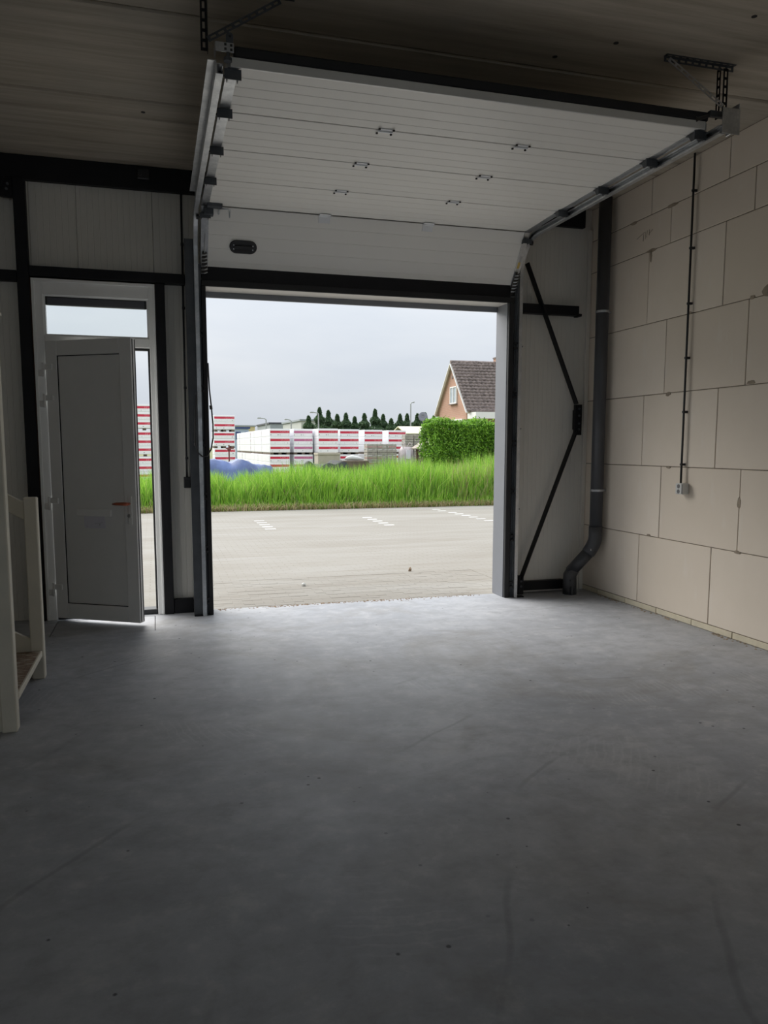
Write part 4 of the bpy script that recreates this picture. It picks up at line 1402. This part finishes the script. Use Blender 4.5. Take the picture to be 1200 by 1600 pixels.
CR = crate_proto(0.40, 0.55, 0.235)
nth = ['bottom', 'second', 'third', 'fourth', 'fifth', 'sixth', 'top', 'eighth', 'ninth']
for c3 in range(3):
    for k in range(7):
        r = copy_tree(CR)
        r.location = (8.83 + c3 * 0.435 + rng.uniform(-0.008, 0.008), 32.0, G0 + k * 0.237)
        tag(r, 'weathered wooden crate, %s layer, %s column of the near crate stack' % (nth[k], ('left', 'middle', 'right')[c3]), 'crate', 'crates left of the white bag')
for c3 in range(2):
    for k in range(9):
        r = copy_tree(CR)
        r.location = (11.86 + c3 * 0.46, 36.2, G0 + k * 0.237)
        tag(r, 'weathered wooden crate, %s layer, %s column of the far crate stack' % ((nth[:6] + ['seventh', 'eighth', 'top'])[k], ('left', 'right')[c3]), 'crate', 'crates right of the white bag')
for ch in list(CR.children):
    bpy.data.objects.remove(ch)
bpy.data.objects.remove(CR)

# ---- bulk bag, wooden shelter, dark bin, pump post, tarps
MAT['bag'] = simple('bulk_bag', (0.52, 0.46, 0.46), 0.8, var=0.15, scale=6)
t = thing('bulk_bag', (10.2, 31.6, G0), 'pale bulk bag with a white label between the crate stacks', 'bag')
pts = []
for k in range(10):
    f = k / 9
    w_ = 0.26 + 0.06 * math.sin(math.pi * f) - (0.08 if k == 9 else 0)
    pts.append((f * 1.55, w_))
vs, fs = [], []
for (z, r_) in pts:
    for q in range(16):
        a = 2 * math.pi * q / 16
        sq = 1 / max(abs(math.cos(a)), abs(math.sin(a))) ** 0.6
        vs.append((10.27 + r_ * sq * math.cos(a), 31.8 + r_ * sq * math.sin(a), G0 + z))
for i in range(9):
    for q in range(16):
        fs.append((i * 16 + q, i * 16 + (q + 1) % 16, (i + 1) * 16 + (q + 1) % 16, (i + 1) * 16 + q))
fs += [tuple(range(15, -1, -1)), tuple(9 * 16 + q for q in range(16))]
b = MB()
b._add(vs, fs)
b.build('bag_body', MAT['bag'], t, smooth=True)
MB().box(10.17, 10.35, 31.40, 31.46, 0.98, 1.36).build('bag_label', MAT['paper'], t)
mb = MB()
for sx in (-0.2, 0.2):
    mb.tube([(10.27 + sx, 31.6, 1.45), (10.27 + sx * 0.9, 31.58, 1.62), (10.27 + sx * 0.5, 31.62, 1.66), (10.27 + sx * 0.2, 31.7, 1.52)], 0.02, 6)
mb.build('lifting_loop', MAT['bag'], t)

t = thing('wooden_shelter', (10.25, 29.2, G0), 'small brown wooden shelter with a pitched roof beside the hedge', 'shelter')
MAT['shelter'] = simple('brown_shelter_wood', (0.15, 0.10, 0.075), 0.9, var=0.3, scale=5)
MAT['shelter_roof'] = simple('grey_board_roof', (0.33, 0.29, 0.24), 0.9, var=0.2, scale=5)
for (x, y) in ((10.08, 29.0), (10.5, 29.0), (10.08, 29.8), (10.5, 29.8)):
    MB().box(x - 0.03, x + 0.03, y - 0.03, y + 0.03, G0, 1.50).build('post', MAT['shelter'], t)
for k in range(6):
    MB().box(10.12 + k * 0.065, 10.16 + k * 0.065, 29.78, 29.80, G0, 1.45).build('slat', MAT['shelter'], t)
MB().prism([(9.90, 1.44), (10.30, 1.70), (10.72, 1.70), (10.74, 1.66), (10.32, 1.66), (9.92, 1.40)], lambda a, b: (a, 28.85, b), lambda a, b: (a, 30.0, b)).build('roof', MAT['shelter_roof'], t)
MB().box(10.06, 10.52, 29.0, 29.03, 1.30, 1.44).build('top_rail', MAT['shelter_roof'], t)
t = thing('dark_locker', (11.1, 31.0, G0), 'tall dark grey locker standing behind the wooden shelter', 'locker')
MAT['dark_grey'] = simple('dark_grey_sheet', (0.055, 0.058, 0.07), 0.5, var=0.15)
MB().box(10.88, 11.20, 31.0, 31.6, G0, 2.12).build('locker_body', MAT['dark_grey'], t, 0.01)
MB().prism([(10.84, 2.10), (11.24, 2.22), (11.24, 2.25), (10.84, 2.13)], lambda a, b: (a, 30.95, b), lambda a, b: (a, 31.65, b)).build('locker_lid', MAT['dark_grey'], t)
MB().box(10.90, 11.18, 30.985, 31.0, 0.1, 2.0).build('locker_door', MAT['dark_grey'], t, 0.005)
t = thing('post_pump', (2.7, 30, G0), 'dark red post with a cross arm in front of the lone tower', 'post')
MAT['rust'] = simple('rusty_red_iron', (0.16, 0.05, 0.045), 0.8, var=0.3)
MB().box(2.655, 2.705, 29.98, 30.03, G0, 1.57).build('upright', MAT['rust'], t, 0.006)
MB().box(2.56, 2.86, 29.99, 30.02, 1.42, 1.47).build('cross_arm', MAT['rust'], t, 0.006)
MB().tube([(2.62, 30.0, 1.40), (2.75, 30.0, 1.40)], 0.045, 8).build('clamp', MAT['rust'], t)


def tarp(name, label, x0, x1, y0, y1, hf, mat, cat):
    nx, ny = 60, 14
    X, Y = np.meshgrid(np.linspace(x0, x1, nx), np.linspace(y0, y1, ny))
    Z = hf(X, Y) * np.clip(np.sin(np.linspace(0, np.pi, ny))[:, None] * 1.6, 0, 1) * np.clip(np.sin(np.linspace(0, np.pi, nx))[None, :] * 3, 0, 1) + G0 - 0.01
    V_ = np.stack([X, Y, Z], 2).reshape(-1, 3)
    i = np.arange(nx * ny).reshape(ny, nx)
    F_ = np.stack([i[:-1, :-1], i[:-1, 1:], i[1:, 1:], i[1:, :-1]], 2).reshape(-1, 4)
    return tag(raw_mesh(name, V_, F_, mat, None, smooth=True), label, cat)


MAT['blue_tarp'] = simple('blue_tarpaulin', (0.075, 0.115, 0.26), 0.5, var=0.45, scale=1.6, bump=0.4, bscale=4)
MAT['black_tarp'] = simple('black_sheeting', (0.015, 0.017, 0.02), 0.75, var=0.3)
tarp('blue_tarpaulin', 'blue tarpaulin thrown over a heap behind the grass at the left jamb', 0.6, 3.9, 24.0, 26.5, lambda X, Y: np.interp(X, [0.5, 1.2, 1.6, 2.0, 2.25, 2.55, 2.8, 3.0, 3.5, 3.9], [0.9, 1.1, 1.16, 1.14, 1.05, 1.16, 1.10, 1.0, 0.95, 0.8]) + 0.012 * np.sin(X * 21 + Y * 9) + 0.02 * np.sin(X * 7 - Y * 6), MAT['blue_tarp'], 'tarpaulin')
tarp('black_sheeting', 'crumpled black sheeting behind the grass below the block packs', 4.35, 6.0, 23.6, 25.0, lambda X, Y: 1.02 + 0.06 * np.sin(X * 6) + 0.06 * np.sin(X * 11 + Y * 4), MAT['black_tarp'], 'sheeting')
t = thing('cardboard_crate', (6.75, 31, G0), 'low pale box standing below the third row of packs', 'box')
MAT['pale_box'] = simple('pale_board', (0.42, 0.38, 0.31), 0.9, var=0.1)
MB().box(6.30, 7.20, 31.0, 31.8, G0, 1.22).build('box_body', MAT['pale_box'], t, 0.02)
MB().box(6.28, 7.22, 30.98, 31.82, 1.16, 1.25).build('box_lid', MAT['pale_box'], t, 0.01)
t = thing('sand_bags', (8.0, 31, G0), 'white sack slumped on a low pallet below the fourth row of packs', 'sack')
b = MB().tube([(7.45, 31.2, 0.99), (7.55, 31.2, 1.02), (7.75, 31.22, 1.05), (8.0, 31.2, 1.02), (8.25, 31.2, 0.98)], [0.03, 0.08, 0.11, 0.085, 0.04], 12)
b.build('sack_body', MAT['outlet'], t, smooth=True)
MB().box(7.32, 8.40, 30.9, 31.6, G0, 0.93).build('pallet_stack', MAT['pallet'], t, 0.02)

# ---- brick house
m = M('red_brick', 0.85, 0, 0.2)
tc_ = m.n('TexCoord')
sp_ = m.n('SeparateXYZ')
m.l(tc_.outputs['Object'], sp_.inputs[0])
cb_ = m.n('CombineXYZ')
m.l(m.math('ADD', sp_.outputs['Y'], sp_.outputs['X']), cb_.inputs[0])
m.l(sp_.outputs['Z'], cb_.inputs[1])
bk = m.n('TexBrick', Scale=1.0, Mortar_Size=0.012, Brick_Width=0.22, Row_Height=0.066)
bk.inputs['Color1'].default_value = (0.46, 0.235, 0.16, 1)
bk.inputs['Color2'].default_value = (0.38, 0.185, 0.125, 1)
bk.inputs['Mortar'].default_value = (0.44, 0.34, 0.27, 1)
m.l(cb_.outputs[0], bk.inputs['Vector'])
m.color(bk.outputs['Color'])
MAT['brick'] = m.mat
MAT['tile'] = simple('brown_roof_tile', (0.20, 0.16, 0.145), 0.75, var=0.6, scale=5.0)
MAT['white_paint'] = simple('white_paint', (0.78, 0.77, 0.74), 0.5, var=0.03)
MAT['window'] = simple('window_glass', (0.42, 0.47, 0.52), 0.1, var=0.1)
MAT['red_door'] = simple('red_brown_door', (0.22, 0.07, 0.05), 0.5, var=0.1)
hs = thing('brick_house', (21.0, 54.5, G0), 'red brick house with a steep brown tiled roof behind the hedge', 'house')
GX, RY, RZ = 21.0, 54.5, 7.62
EY0, EY1, EZ = 51.25, 57.75, 3.95
XEND = 33.0
sl = (RZ - EZ) / (RY - EY0)
# walls
b = MB()
b.prism([(51.75, G0), (57.25, G0), (57.25, EZ + (57.75 - 57.25) * 0 + 0.35), (RY, RZ - 0.28), (51.75, EZ + 0.35)], lambda a, z: (GX + 0.2, a, z), lambda a, z: (XEND, a, z))
b.build('house_wall', MAT['brick'], hs)
# roof slopes with overlapping tile courses
nrow = 16
for side, ey in ((0, EY0), (1, EY1)):
    vs, fs = [], []
    slen = math.hypot(RY - ey, RZ - EZ)
    dyv, dzv = (ey - RY) / slen, (EZ - RZ) / slen
    sgn = 1 if side == 0 else -1
    nyv, nzv = (dzv, -dyv) if side == 0 else (-dzv, dyv)
    if nzv < 0:
        nyv, nzv = -nyv, -nzv
    tw = 0.30
    ncol = int((XEND - GX) / tw)
    wave = [(0.0, 0.0), (0.35, 0.045), (0.7, 0.05), (1.0, 0.0)]
    for r in range(nrow):
        s0, s1 = slen * r / nrow, slen * (r + 1) / nrow + 0.05
        for (s, lift) in ((s0, 0.02), (s1, 0.065)):
            pass
        o = len(vs)
        npt = 0
        for c in range(ncol):
            for (f, h) in wave[:-1]:
                x = GX + (c + f) * tw
                for (s, lift) in ((s0, 0.015), (s1, 0.12), (s1, 0.0)):
                    hh = lift + (h if lift > 0 else 0)
                    vs.append((x, RY + dyv * s + nyv * hh, RZ + dzv * s + nzv * hh))
                npt += 1
        for q in range(npt - 1):
            a_ = o + q * 3
            fs.append((a_, a_ + 3, a_ + 4, a_ + 1))
            fs.append((a_ + 1, a_ + 4, a_ + 5, a_ + 2))
    rf = tag(raw_mesh('roof_tiles', vs, fs, MAT['tile'], hs), kind='stuff')
b = MB()
b.prism([(EY0, EZ - 0.02), (RY, RZ - 0.02), (EY1, EZ - 0.02), (EY1 - 0.1, EZ - 0.16), (RY, RZ - 0.2), (EY0 + 0.1, EZ - 0.16)], lambda a, z: (GX + 0.06, a, z), lambda a, z: (XEND, a, z))
MAT['eaves'] = simple('brown_eaves_board', (0.36, 0.29, 0.22), 0.7, var=0.1)
b.build('roof_deck', MAT['eaves'], hs)
b = MB().tube([(GX, RY, RZ + 0.02), (XEND, RY, RZ + 0.02)], 0.14, 10)
b.build('ridge_tiles', MAT['tile'], hs)
for (y0_, z0_) in ((EY0, EZ), (EY1, EZ)):
    b = MB()
    p_, q_ = Vector((GX + 0.03, RY, RZ - 0.10)), Vector((GX + 0.03, y0_, z0_ - 0.10))
    b.bar(p_, q_, 0.06, 0.20, (1, 0, 0))
    b.build('barge_board', MAT['white_paint'], hs)
# chimney
b = MB().box(24.6, 25.5, 54.1, 54.9, 7.3, 8.05).build('chimney', MAT['brick'], hs)
MB().box(24.55, 25.55, 54.05, 54.95, 8.0, 8.1).build('chimney_cap', MAT['tile'], b)
# gable window
wn = MB()
for (y0_, y1_, z0_, z1_) in ((53.55, 53.63, 4.60, 5.85), (54.77, 54.85, 4.60, 5.85), (53.63, 54.77, 5.77, 5.85), (53.63, 54.77, 4.60, 4.68), (54.17, 54.25, 4.68, 5.77)):
    wn.box(GX + 0.10, GX + 0.21, y0_, y1_, z0_, z1_)
wn = wn.build('gable_window', MAT['white_paint'], hs)
MB().box(GX + 0.15, GX + 0.195, 53.63, 54.17, 4.68, 5.77).build('window_pane', MAT['window'], wn)
MB().box(GX + 0.15, GX + 0.195, 54.25, 54.77, 4.68, 5.77).build('window_pane', MAT['window'], wn)
MB().box(GX + 0.03, GX + 0.21, 53.50, 54.90, 4.54, 4.60).build('window_sill', MAT['tile'], wn)
MB().box(GX + 0.15, GX + 0.205, 54.42, 54.62, 6.45, 6.65).build('vent_brick', MAT['tile'], hs)
MB().box(GX + 0.02, GX + 0.205, 52.2, 55.4, 3.30, 3.46).build('lintel', MAT['white_paint'], hs)
b = MB().box(GX + 0.13, GX + 0.202, 52.4, 55.2, 2.2, 3.30).build('ground_window', MAT['white_paint'], hs)
MB().box(GX + 0.11, GX + 0.14, 52.5, 55.1, 2.3, 3.20).build('window_pane', MAT['window'], b)
# porch
MB().box(GX + 0.25, XEND, 50.2, 51.76, 3.42, 3.86).build('porch_canopy', MAT['white_paint'], hs)
for x in (23.0, 26.5):
    MB().box(x - 0.13, x + 0.13, 50.3, 50.55, G0, 3.42).build('porch_post', MAT['white_paint'], hs)
MB().box(22.0, 23.1, 51.68, 51.755, G0, 2.9).build('porch_door', MAT['red_door'], hs)
# satellite dish on its pole
t = thing('satellite_dish', (12.85, 36, G0), 'round grey satellite dish on a pole left of the brick house', 'satellite dish')
MAT['dish'] = simple('grey_dish', (0.22, 0.22, 0.25), 0.5, var=0.08)
b = MB()
vs, fs = [], []
dn = Vector((-0.25, -1, 0.25)).normalized()
du = dn.cross(Vector((0, 0, 1))).normalized()
dv = du.cross(dn)
dc = Vector((12.86, 37.1, 2.98))
n = 24
for i, (rr, dd) in enumerate(((0.0, -0.05), (0.12, -0.04), (0.22, 0.0), (0.225, -0.012))):
    for q in range(n):
        a = 2 * math.pi * q / n
        vs.append(dc + du * (rr * math.cos(a)) + dv * (rr * math.sin(a) * 1.08) + dn * dd)
for i in range(3):
    for q in range(n):
        fs.append((i * n + q, i * n + (q + 1) % n, (i + 1) * n + (q + 1) % n, (i + 1) * n + q))
b._add(vs, fs)
dsh = b.build('dish', MAT['dish'], t, smooth=True)
so = dsh.modifiers.new('solid', 'SOLIDIFY')
so.thickness = 0.012
MB().bar(dc + dn * 0.01 + du * -0.06, dc + dn * 0.01 + du * 0.06, 0.006, 0.035, tuple(dn)).build('dish_mark', MAT['outlet'], dsh)
MB().tube([(12.88, 37.2, G0), (12.88, 37.2, 2.95)], 0.03, 8).build('pole', MAT['dark_galv'], t)
MB().tube([dc - dv * 0.2, dc - dv * 0.22 + dn * 0.25], 0.012, 6).build('feed_arm', MAT['dish'], t)

# pale greenhouse roof behind the crates
t = thing('greenhouse', (15, 44, G0), 'low pale cream roofed shed behind the far crate stack', 'shed')
MAT['cream_roof'] = simple('cream_roof_sheet', (0.66, 0.64, 0.45), 0.6, var=0.08)
MB().box(14.3, 15.9, 44.2, 47.0, G0, 2.25).build('shed_wall', MAT['dark_grey'], t)
MB().prism([(44.0, 2.22), (45.6, 2.66), (47.2, 2.22), (47.2, 2.28), (45.6, 2.72), (44.0, 2.28)], lambda a, z: (14.2, a, z), lambda a, z: (16.0, a, z)).build('shed_roof', MAT['cream_roof'], t)

# ---- far industrial buildings
def hall(name, label, x0, x1, y, zt, mat, roofmat, wins=()):
    t = thing(name, ((x0 + x1) / 2, y, G0), label, 'building')
    w = MB().box(x0, x1, y, y + 12, G0, zt).build('hall_wall', mat, t)
    MB().box(x0 - 0.15, x1 + 0.15, y - 0.1, y + 12.1, zt, zt + 0.18).build('roof_edge', roofmat, t)
    for (a, b_, c0, c1) in wins:
        f = MB().box(a, b_, y - 0.05, y, c0, c1).build('window', MAT['dark_blue'], t)
        MB().box(a + 0.08, b_ - 0.08, y - 0.07, y - 0.05, c0 + 0.08, c1 - 0.08).build('window_pane', MAT['dark_blue'], f)


MAT['dark_blue'] = simple('dark_blue_glass', (0.035, 0.065, 0.19), 0.25, var=0.1)
MAT['light_blue'] = simple('light_blue_sheet', (0.42, 0.50, 0.60), 0.6, var=0.05)
MAT['yellow_wall'] = simple('yellow_wall', (0.62, 0.52, 0.27), 0.7, var=0.05)
MAT['grey_wall'] = simple('grey_wall', (0.30, 0.33, 0.33), 0.7, var=0.05)
MAT['beige_wall'] = simple('beige_wall', (0.50, 0.51, 0.45), 0.7, var=0.05)
hall('factory_hall', 'light blue industrial building with dark blue windows', 7.2, 9.15, 80, 3.25, MAT['light_blue'], MAT['dark_blue'], ((7.85, 8.35, 2.2, 2.95), (8.75, 9.05, 2.4, 2.95)))
hall('factory_hall', 'yellow industrial building left of the grey halls', 9.35, 13.2, 108, 4.15, MAT['yellow_wall'], MAT['grey_wall'])
hall('factory_hall', 'low dark grey industrial hall between yellow and beige halls', 13.3, 15.3, 94, 4.15, MAT['grey_wall'], MAT['dark_grey'])
hall('factory_hall', 'taller beige industrial hall left of the conifers', 14.6, 18.3, 80.5, 4.1, MAT['beige_wall'], MAT['grey_wall'])

# ---- lamp posts
MAT['lamp'] = simple('grey_lamp_steel', (0.40, 0.42, 0.42), 0.5, 0.3, var=0.05)


def lamp(x, y, h, arm, label):
    t = thing('street_lamp', (x, y, G0), label, 'street lamp', 'street lamps on the horizon')
    MB().tube([(x, y, G0), (x, y, h * 0.6), (x, y, h - 0.1), (x + arm * 0.3, y, h), (x + arm, y, h + 0.04)], [0.09, 0.07, 0.055, 0.05, 0.045], 8).build('lamp_post', MAT['lamp'], t)
    MB().box(min(x + arm, x + arm * 1.7), max(x + arm, x + arm * 1.7), y - 0.12, y + 0.12, h - 0.02, h + 0.1).build('lamp_head', MAT['lamp'], t, 0.03)


lamp(9.55, 70, 3.95, -0.45, 'leftmost street lamp, its arm reaching left over the white packs')
lamp(11.79, 70, 3.85, -0.35, 'second street lamp from the left, above the industrial halls')
lamp(14.0, 68.6, 4.45, -0.45, 'street lamp in front of the conifers')
lamp(22.6, 68.6, 5.47, 0.2, 'tall slim street lamp left of the brick house')

# ---- row of conifers behind the yard
trees = [(17.2, 4.7), (18.5, 5.7), (19.55, 5.4), (20.6, 4.9), (21.65, 5.1), (22.7, 4.7), (23.9, 5.05), (25.2, 5.6), (26.2, 5.0), (27.2, 4.5), (28.3, 5.05), (29.2, 5.1), (30.5, 5.1), (31.5, 5.25), (32.6, 4.9), (33.8, 4.7)]
where = ['leftmost conifer of the row, next to the beige hall', 'tall conifer directly behind the third street lamp', 'third conifer from the left, pointed', 'fourth conifer from the left, low', 'fifth conifer from the left, broad',
         'sixth conifer from the left, low', 'seventh conifer from the left', 'tallest conifer near the middle of the row', 'conifer just right of the tallest one', 'short conifer, third left of the tall slim street lamp',
         'second conifer left of the tall slim street lamp', 'conifer just left of the tall slim street lamp', 'conifer just right of the tall slim street lamp', 'conifer behind the satellite dish', 'conifer just right of the satellite dish', 'rightmost conifer against the brick house']
gc = [(0.07, 0.125, 0.06), (0.09, 0.16, 0.075), (0.055, 0.10, 0.05), (0.11, 0.18, 0.08)]
for (x9, z9), wlab in zip(trees, where):
    y = 70.8 + (trees.index((x9, z9)) % 3) * 2.5
    x, H = x9 * y / 90, 1.53 + (z9 - 1.53) * y / 90 + 0.25
    t = thing('conifer_tree', (x, y, G0), 'dark green ' + wlab, 'tree', 'conifers behind the yard')
    MB().tube([(x, y, G0), (x, y, H * 0.9)], [0.12, 0.02], 7).build('trunk', MAT['bark'], t)
    n = 4200
    f = rng.uniform(0.02, 1, n) ** 0.8
    tier = 0.75 + 0.25 * np.sin(f * 34)
    rad = np.minimum((1 - f) ** 0.95 * 2.1, 1.08) * tier * (0.45 + 0.55 * rng.uniform(0, 1, n) ** 0.4) + 0.03
    a = rng.uniform(0, 2 * np.pi, n)
    ps = np.stack([x + rad * np.cos(a), y + rad * np.sin(a), 0.2 + f * (H - 0.25)], 1)
    nr = np.stack([np.cos(a), np.sin(a), 0.4 + 0 * a], 1)
    vv, ff, cc = leaf_cloud(ps, nr, 0.12, gc)
    tag(raw_mesh('needles', vv, ff, MAT['leaf'], t, cc), kind='stuff')
